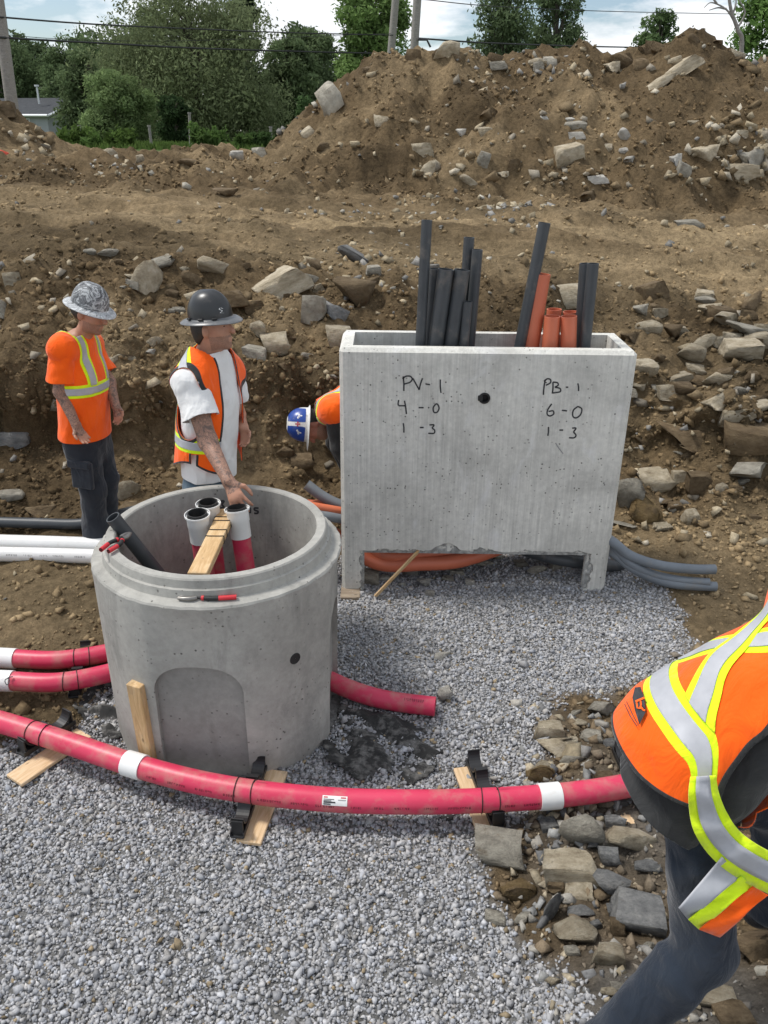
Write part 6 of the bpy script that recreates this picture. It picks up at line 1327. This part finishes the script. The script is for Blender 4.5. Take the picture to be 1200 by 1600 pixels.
    m1 = simple('black_hard_hat', [(.3, (.018, .019, .02)), (.7, (.03, .032, .034))], 6, .33, 60, .05, .002, dirt=(7, .55, .8, (.1, .09, .08))); m2 = simple('brim_painted_reflection', [(.3, (.09, .095, .1)), (.7, (.15, .155, .16))], 9, .35, 60, .05, .002, dirt=(9, .5, .75, (.22, .2, .18)))  # brim coloured lighter than the dome to imitate its reflection; dirt on both
    hh, tw, _ = hat(root, X, R, (m1, m2), 'full', .98, rad(-3), .058); loc0 = np.array(root.location)
    for a_ in (60, 95, 135): 
        an = rad(a_); p0 = tw((.112*math.sin(an), .132*math.cos(an), -.004)); o = bevel_box('slot_cap', p0-loc0, (.03, .012, .012), MT['rubber'], hh, np.stack([nrm(tw((math.cos(an), -math.sin(an), 0))-tw((0, 0, 0))), nrm(tw((math.sin(an), math.cos(an), 0))-tw((0, 0, 0))), R[2]], 1), .003)
    sm = []; 
    for k, sc_k in enumerate(([(-.012, .03), (.0, .036), (.008, .03), (-.004, .02), (.008, .012), (-.01, .008)],)):
        pts = catmull([np.array(p) for p in sc_k], 4)
        Vr = []; Fr = []
        for i, p in enumerate(pts):
            for w2_ in (-.0022, .0022): a_ = (p[0]+w2_)/.1+rad(38); zz = p[1]+.012; rr = math.sqrt(max(0, 1-(zz/.121)**2)); Vr.append(tw((.1095*rr*math.sin(a_), .130*rr*math.cos(a_), zz))-loc0)
            if i: Fr.append((2*i-2, 2*i-1, 2*i+1, 2*i))
        mkpy('white_emblem', Vr, Fr, MT['paper'], hh)
    HPr = [(ell(X(0, -.03, -.005), (.083, .088, .082), R), .01), (ell(X(0, -.06, -.06), (.06, .04, .05), R), .03)]; V, T = polygonise(HPr, .006); q = (V-hc)@R.T; V, T = clip(V, T, q[:, 1]-.012+.9*np.maximum(-.01-q[:, 2], 0)); place('hair', V, T, MT['hair'], root, .002)
    for e in (-1, 1): o = lathe('eye', [(.001, .011), (.008, .008), (.0115, 0), (.008, -.008), (.001, -.011)], MT['eye'], root, 12); o.location = X(e*.032, .079, .008)-loc0
worker_tattooed()

# ---- bent worker behind the vault, blue and white helmet
def worker_bent():
    Yb = 5.78; neck = A3(507, 645, Yb); pel = A3(668, 572, 5.95); side = nrm([.0, -.8, .6]); t = nrm(neck-pel); s, f, t = frame_of(pel, neck, [.1, -.92, .25])
    g0 = gz(pel[0], pel[1]); root = thing('person', 'bent-over worker with blue and white helmet, mostly hidden by the vault', 'person', (pel[0], pel[1], g0))
    hipR, hipL = pel+s*.09, pel-s*.09; anR = np.array([hipR[0]+.02, hipR[1]-.0, g0+.09]); anL = np.array([hipL[0]+.05, hipL[1]+.06, g0+.09]); knR, knL = (hipR+anR)/2+np.array([-.06, 0, 0]), (hipL+anL)/2+np.array([-.06, 0, 0])
    shR, shL = neck-t*.07+s*.185, neck-t*.07-s*.185; elR, elL = shR+np.array([.04, .02, -.28]), shL+np.array([.02, .05, -.28]); wrR, wrL = elR+np.array([.1, .0, -.2]), elL+np.array([.08, 0, -.2])
    hc = A3(486, 664, Yb-.02); hp_, X, R = head_prims(hc, [-1, -.12, .1], [.12, -.32, -1])
    P = hp_+[(cap(neck-t*.05, hc+np.array([.05, 0, .0]), .06, .058), .03)]+torso_prims(pel, neck, s, f, .97)+[(cap(shR, neck, .055, .06), .04), (cap(shL, neck, .055, .06), .04)]+limb(shR, elR, wrR, (.054, .043, .043, .03))+limb(shL, elL, wrL, (.054, .043, .043, .03))+limb(hipR, knR, anR, (.088, .06, .06, .044))+limb(hipL, knL, anL, (.088, .06, .06, .044))+hand_prims(wrR, (0, 0, -1), (1, 0, 0), 1)+hand_prims(wrL, (0, 0, -1), (1, 0, 0), -1)
    build_body(root, P, .0095, X, R, [], [MT['skin_red'], MT['skin_ink'], MT['stubble']])
    SP = torso_prims(pel, neck, s, f, 1.04)+[(cap(shR, shL, .066, .066), .07), (cap(shR, neck, .064, .066), .05), (cap(shL, neck, .064, .066), .05), (cap(shR, elR, .075, .062), .04), (cap(elR, wrR, .06, .05), .03), (cap(shL, elL, .075, .062), .04), (cap(elL, wrL, .06, .05), .03)]
    V, T = polygonise(SP, .008, .008, wrinkle(.006, 11, 33)); V, T = clip(V, T, np.where(np.linalg.norm(V-(neck+t*.09), axis=1) < .12, ((V-neck)@t)-.02, -1.)); V, T = clip(V, T, -((V-pel)@t)-.04); place('shirt', V, T, MT['charcoal'], root, .004)
    VP = torso_prims(pel, neck, s, f, 1.10)+[(cap(shR, shL, .07, .07), .07), (cap(shR, neck, .069, .071), .05), (cap(shL, neck, .069, .071), .05)]
    V, T = polygonise(VP, .0065, .022, wrinkle(.005, 10, 43)); q = V-pel; L_ = np.linalg.norm(neck-pel); tt, ss, ff = q@t, q@s, q@f
    topg = np.where(np.hypot(ss, ff) < .13, tt-L_*1.02, -1.); arm = np.where(np.abs(ss) > .12, 1-np.sqrt(((ff-.13)/.10)**2+((tt-L_*.78)/.15)**2), -1.)*.1-1.; g = np.maximum.reduce([topg, arm, .02-tt])
    V, T = clip(V, T, g); ve = place('vest', V, T, MT['hivis'], root, .004); q = V-pel; tt, ss, ff = q@t, q@s, q@f
    for sg in (-1, 1): tape(V, T, ss-sg*(.10-.12*(L_*.95-tt)*(ff < 0)), .075, root, ve, .0025, L_*.3-tt)
    tape(V, T, tt-L_*.32, .085, root, ve, .003)
    TP = [(ecap(pel-t*.1, pel+t*.05, .16, .155, s, f, .78), .04)]+limb(hipR, knR, anR, (.1, .08, .08, .075))+limb(hipL, knL, anL, (.1, .08, .08, .075)); V, T = polygonise(TP, .01, .004, wrinkle(.007, 10, 35)); V, T = clip(V, T, (V-pel)@t-.05); place('jeans', V, T, MT['denim'], root, .004)
    boots(root, [anR, anL], [(-1, -.1, 0), (-1, .1, 0)])
    hw = simple('white_helmet', [(.3, (.66, .66, .63)), (.7, (.74, .74, .72))], 6, .3, 60, .05, .002, dirt=(12, .56, .75, (.3, .27, .22))); blue = simple('blue_helmet_panel', [(.3, (.012, .045, .24)), (.7, (.02, .07, .33))], 6, .3, 60, .05, .002, dirt=(14, .62, .78, (.3, .3, .32))); redm = simple('red_cross_mark', [(.3, (.4, .02, .04)), (.7, (.5, .03, .05))], 9, .4, 60, 0)
    hh, tw, (HV, HF) = hat(root, X, R, (hw,), 'cap', 1.0, rad(0), .04); l0 = np.array(root.location); HT = np.vstack([HF[:, [0, 1, 2]], HF[:, [0, 2, 3]]]); HT = HT[:, ::1]
    o0 = tw((0, 0, 0)); ax = [nrm(tw(e)-o0) for e in np.eye(3)]; q = HV-o0; hx, hy, hz = [q@a_ for a_ in ax]; NH = vnormals(HV, HT); sgn = np.sign((NH*q).sum(1).mean()); out = HV+NH*.0018*sgn; up = hz > .004
    # patches on the side that faces the photographer: hy>0 towards the face, side axis ax[0]
    sd_ = 1. if ax[0]@np.array([0, -1., 0]) > 0 else -1.; sx = hx*sd_
    for y0, y1 in ((.016, .125), (-.115, -.016)):
        g = np.maximum.reduce([y0-hy, hy-y1, .006-hz, hz-.13+0*hx, -.0+.004-sx*1.0]); a = clip(out, HT, g)
        if len(a[1]): mk('blue_panel', a[0]-l0, a[1], blue, hh, True)
    def onhat(y_, z_, k=.0034):
        # point on the dome at (hy, hz) on the near side
        r2 = max(.0, 1-(z_/.138)**2-(y_/.127)**2); return o0+ax[0]*sd_*(.107*math.sqrt(r2)+k)+ax[1]*y_+ax[2]*z_-l0
    def mark(name, polys, cy, cz, sc_k, mat, rot=0.):
        Vm = []; Fm = []
        for pl in polys:
            pl = np.array(pl); c_ = pl.mean(0); b0 = len(Vm); pts = np.vstack([c_[None], pl]); cr_, sr_ = math.cos(rot), math.sin(rot)
            for p in pts: Vm.append(onhat(cy+sc_k*(p[0]*cr_-p[1]*sr_), cz+sc_k*(p[0]*sr_+p[1]*cr_)))
            for i in range(len(pl)): Fm.append((b0, b0+1+i, b0+1+(i+1) % len(pl)))
        mkpy(name, Vm, Fm, mat, hh)
    lily = [[(0, 1), (.28, .45), (.16, -.1), (-.16, -.1), (-.28, .45)], [(.2, .05), (.45, .45), (.8, .4), (.85, 0), (.6, -.1), (.65, .15), (.45, .15), (.3, -.15)], [(-.2, .05), (-.45, .45), (-.8, .4), (-.85, 0), (-.6, -.1), (-.65, .15), (-.45, .15), (-.3, -.15)], [(-.5, -.18), (.5, -.18), (.5, -.36), (-.5, -.36)], [(0, -.38), (.22, -.6), (.1, -1), (-.1, -1), (-.22, -.6)]]
    mark('lily_mark', lily, -.062, .058, .026, hw); mark('lily_mark', lily, .062, .058, .026, hw)
    cross = []
    for k in range(4): a_ = k*math.pi/2; r_ = lambda x_, y_: (x_*math.cos(a_)-y_*math.sin(a_), x_*math.sin(a_)+y_*math.cos(a_)); cross.append([r_(.08, 0), r_(.38, 1), r_(-.38, 1), r_(-.08, 0)])
    mark('cross_mark', cross, 0., .062, .017, redm)
    # ear defender cup and earpiece band
    HPr = [(ell(X(0, -.03, .0), (.083, .088, .08), R), .01)]; V, T = polygonise(HPr, .007); q = (V-hc)@R.T; V, T = clip(V, T, q[:, 1]-.0+.7*np.maximum(-.01-q[:, 2], 0)); place('hair', V, T, MT['hair'], root, .002)
worker_bent()

# ---- stooping worker in the right foreground
def worker_stooping():
    pel = A3(1106, 1182, 1.85); neck = pel+.56*nrm([.50, -.03, .86]); s, f, t = frame_of(pel, neck, [-.21, -.98, 0]); L_ = np.linalg.norm(neck-pel)
    g0 = gz(pel[0], pel[1]); root = thing('person', 'stooping worker in dark shirt, jeans and orange vest with letter patch, head out of view', 'person', (pel[0], pel[1], g0))
    hipR, hipL = pel+s*.07+f*.03-t*.10, pel-s*.09-t*.08; knR = A3(1098, 1482, 1.66); anR = A3(885, 1700, 1.60); knL = pel+np.array([.33, .10, -.30]); anL = pel+np.array([.38, .12, -.74]); 
    shR, shL = neck-t*.06+s*.19, neck-t*.06-s*.19; elR = shR+np.array([.06, -.02, -.29]); wrR = elR+np.array([.1, .05, -.24]); elL = shL+np.array([.09, .02, -.28]); wrL = elL+np.array([.06, -.05, -.24])
    hc = neck+t*.2+f*.05; hp_, X, R = head_prims(hc, t, f)
    P = hp_+[(cap(neck-t*.05, hc-t*.06, .06, .055), .03)]+torso_prims(pel, neck, s, f, 1.)+[(cap(shR, neck, .055, .062), .04), (cap(shL, neck, .055, .062), .04)]+limb(shR, elR, wrR, (.055, .044, .044, .03))+limb(shL, elL, wrL, (.055, .044, .044, .03))+limb(hipR, knR, anR, (.09, .062, .062, .045))+limb(hipL, knL, anL, (.09, .062, .062, .045))+hand_prims(wrR, (.3, 0, -1), (1, 0, 0), 1)+hand_prims(wrL, (.3, 0, -1), (1, 0, 0), -1)
    build_body(root, P, .0115, X, R, [], [MT['skin'], MT['skin_ink'], MT['stubble']])
    SP = torso_prims(pel, neck, s, f, 1.06)+[(ecap(pel-t*.2+f*.0, pel+t*.2-f*.02, .172, .176, s, f, .82), .05), (cap(shR, shL, .068, .068), .07), (cap(shR, neck, .066, .068), .05), (cap(shL, neck, .066, .068), .05), (cap(shR, shR+(neck-shR)*.1, .08, .08), .05)]
    V, T = polygonise(SP, .0078, .012, wrinkle(.012, 9, 53)); V, T = clip(V, T, -((V-pel)@t)-.19); V, T = clip(V, T, np.where(np.linalg.norm(V-(neck+t*.09), axis=1) < .12, ((V-neck)@t)-.02, -1.)); place('shirt', V, T, MT['charcoal'], root, .004); sleeve_piece(root, shR, elR, neck, .9, .078, .088, MT['charcoal'], 51, .009); sleeve_piece(root, shL, elL, neck, .9, .078, .088, MT['charcoal'], 52, .009)
    VP = torso_prims(pel, neck, s, f, 1.12)+[(cap(shR-t*.01, shL-t*.01, .072, .072), .07), (cap(shR, neck, .07, .072), .05), (cap(shL, neck, .07, .072), .05), (ecap(pel-t*.02-f*.075, pel+t*.2-f*.03, .20, .19, s, f, .84), .06), (ecap(pel+t*.12+f*.11, pel+t*.46+f*.10, .165, .165, s, f, .55), .06)]
    V, T = polygonise(VP, .0068, .024, wrinkle(.008, 7, 63)); q = V-pel; tt, ss, ff = q@t, q@s, q@f
    hemg = (-.06+.03*np.cos(np.clip(ff/.2, -1, 1)*2.6)+.12*np.clip(ss-.12, 0, .12)*sstep(-.05, .08, ff))-tt; topg = np.where(np.hypot(ss, ff) < .13, tt-L_*1.02, -1.)
    arm = np.where(np.abs(ss) > .07, 1-(np.abs((ff-.105)/.175)**2.8+np.abs((tt-L_*.44)/.285)**2.8)**(1/2.6), -1.)*.12; g = np.maximum.reduce([hemg, topg, arm])
    VV, TT = clip(V, T, g); ve = place('vest', VV, TT, MT['hivis'], root, .004); N_ = vnormals(V, T); a = clip(V+N_*.003, T, np.maximum(g, -(g+.010))); place('black_piping', a[0], a[1], MT['charcoal'], root, .003).parent = ve
    q = VV-pel; tt, ss, ff = q@t, q@s, q@f
    tape(VV, TT, (tt-(.115+.10*np.clip(ff, -.1, .3)-.85*np.clip(ss-.03, 0, .25)*sstep(-.16, -.01, ff)))*.9, .098, root, ve, .0025, ff-.045)
    tc = L_*.60
    for sg in (1, -1): tape(VV, TT, (ss-sg*(tt-tc)*.75)*.8, .082, root, ve, .0032 if sg > 0 else .0075, mx_(ff, .165+.10*np.clip(ff, -.1, .3)-tt))
    # hanging front panel with its own band
    cl = catmull([np.array(p, float) for p in ((1099, 1214), (1101, 1250), (1112, 1288), (1134, 1320), (1169, 1347), (1222, 1374))], 5); Tn = np.gradient(cl, axis=0); Tn /= np.linalg.norm(Tn, axis=1)[:, None]; Nn = np.stack([-Tn[:, 1], Tn[:, 0]], 1)
    for a0, a1, mm, nm, ky in ((-30, 30, 'lime', 'lime_band', 0.), (-15, 15, 'silver', 'silver_tape', .006)):
        Vf = []; Ff = []
        for i, (p, n_) in enumerate(zip(cl, Nn)):
            for j in range(5): q_ = p+n_*(a0+(a1-a0)*j/4)*min(1, .66+.035*i); Vf.append(A3(q_[0], q_[1], 1.605-.045*i/len(cl)-ky+.006*math.sin(i*.9+j*.4))-np.array(root.location))
        for i in range(len(cl)-1):
            for j in range(4): k_ = i*5+j; Ff.append((k_, k_+1, k_+6, k_+5))
        o = mkpy(nm, Vf, Ff, MT[mm], ve, True); m_ = o.modifiers.new('thickness', 'SOLIDIFY'); m_.thickness = .004
    pl = [[(1128, 1338), (1060, 1418), (1075, 1436), (1158, 1368)], [(1158, 1368), (1075, 1436), (1092, 1451), (1176, 1384)], [(1176, 1384), (1092, 1451), (1124, 1463), (1200, 1398)]]
    for poly_, mm, nm in zip(pl, ('silver', 'lime', 'hivis'), ('silver_tape', 'lime_band', 'front_flap')):
        g_ = 10; Vf = []; Ff = []; c4 = [np.array(p, float) for p in poly_]
        for i in range(g_+1):
            for j in range(g_+1):
                u_, v_ = i/g_, j/g_; p = (c4[0]*(1-u_)+c4[1]*u_)*(1-v_)+(c4[3]*(1-u_)+c4[2]*u_)*v_; Vf.append(A3(p[0], p[1], 1.535+.035*(1-u_)+.012*math.sin(u_*5+v_*2))-np.array(root.location))
        for i in range(g_):
            for j in range(g_): k_ = i*(g_+1)+j; Ff.append((k_, k_+1, k_+g_+2, k_+g_+1))
        o = mkpy(nm, Vf, Ff, MT[mm], ve, True); m_ = o.modifiers.new('thickness', 'SOLIDIFY'); m_.thickness = .004
    # letter patch near the hem
    Nv = vnormals(VV, TT); 
    def onvest(px_, py_, k=.004):
        d = nrm(ray(px_, py_)); best = None; w_ = VV-CAM; al = w_@d; per = np.linalg.norm(w_-al[:, None]*d, axis=1); i = np.flatnonzero(per < .02); i = i[np.argmin(al[i])] if len(i) else per.argmin(); return CAM+d*(al[i]-k)-np.array(root.location)
    def patch(name, poly_, mat, k=.006, n_=4):
        pts = [np.array(p, float) for p in poly_]; c_ = sum(pts)/len(pts); Vp = [onvest(*c_, k)]; Fp = []
        for a_, b_ in zip(pts, pts[1:]+pts[:1]):
            for u_ in range(n_): Vp.append(onvest(*(a_+(b_-a_)*u_/n_), k))
        n2 = len(Vp)-1
        for i in range(n2): Fp.append((0, 1+i, 1+(i+1) % n2))
        return mkpy(name, Vp, Fp, mat, ve)
    patch('black_patch', [(992, 1074), (1001, 1073), (1006, 1090), (1009, 1112), (999, 1132), (992, 1110), (988, 1090)], MT['ink'], .006)
    def stroke(nm, pts, w_, mat, k): 
        P_ = np.array(pts, float); T_ = np.gradient(P_, axis=0); T_ /= np.linalg.norm(T_, axis=1)[:, None]; Nn = np.stack([-T_[:, 1], T_[:, 0]], 1)*w_/2; Vp = []; Fp = []
        for p, n_ in zip(P_, Nn): Vp += [onvest(*(p+n_), k), onvest(*(p-n_), k)]
        for i in range(len(P_)-1): Fp.append((2*i, 2*i+1, 2*i+3, 2*i+2))
        return mkpy(nm, Vp, Fp, mat, ve)
    stroke('letter', [(993, 1096), (1000, 1093), (1007, 1090)], 3.2, MT['hivis'], .009); stroke('letter', [(994.5, 1097), (996, 1106), (1000, 1107), (1001.5, 1101), (1000.5, 1093.5)], 2.6, MT['hivis'], .009); stroke('letter', [(1000, 1103), (1005, 1109), (1008, 1110)], 2.8, MT['hivis'], .009)
    stroke('patch_outline', [(976, 1100), (984, 1118), (995, 1134), (1001, 1128)], 1.3, MT['ink'], .007); stroke('patch_outline', [(979, 1096), (988, 1116), (996, 1130)], 1.2, MT['ink'], .007)
    TP = [(ecap(pel-t*.12+f*.02, pel+t*.03, .145, .14, s, f, .84), .05)]+limb(hipR, knR, anR, (.10, .082, .08, .064))+limb(hipL, knL, anL, (.112, .085, .085, .066)); V, T = polygonise(TP, .008, .004, wrinkle(.014, 9, 55)); V, T = clip(V, T, (V-pel)@t-.02); V, T = cuff_clip(V, T, knR, anR, .97); je = place('jeans', V, T, MT['denim'], root, .004)
    anR2, anL2 = anR.copy(), anL.copy(); boots(root, [anR2, anL2], [(.9, .1, 0), (1, 0, 0)])
    hat(root, X, R, (MT['trim'],), 'full', 1.02)
worker_stooping()
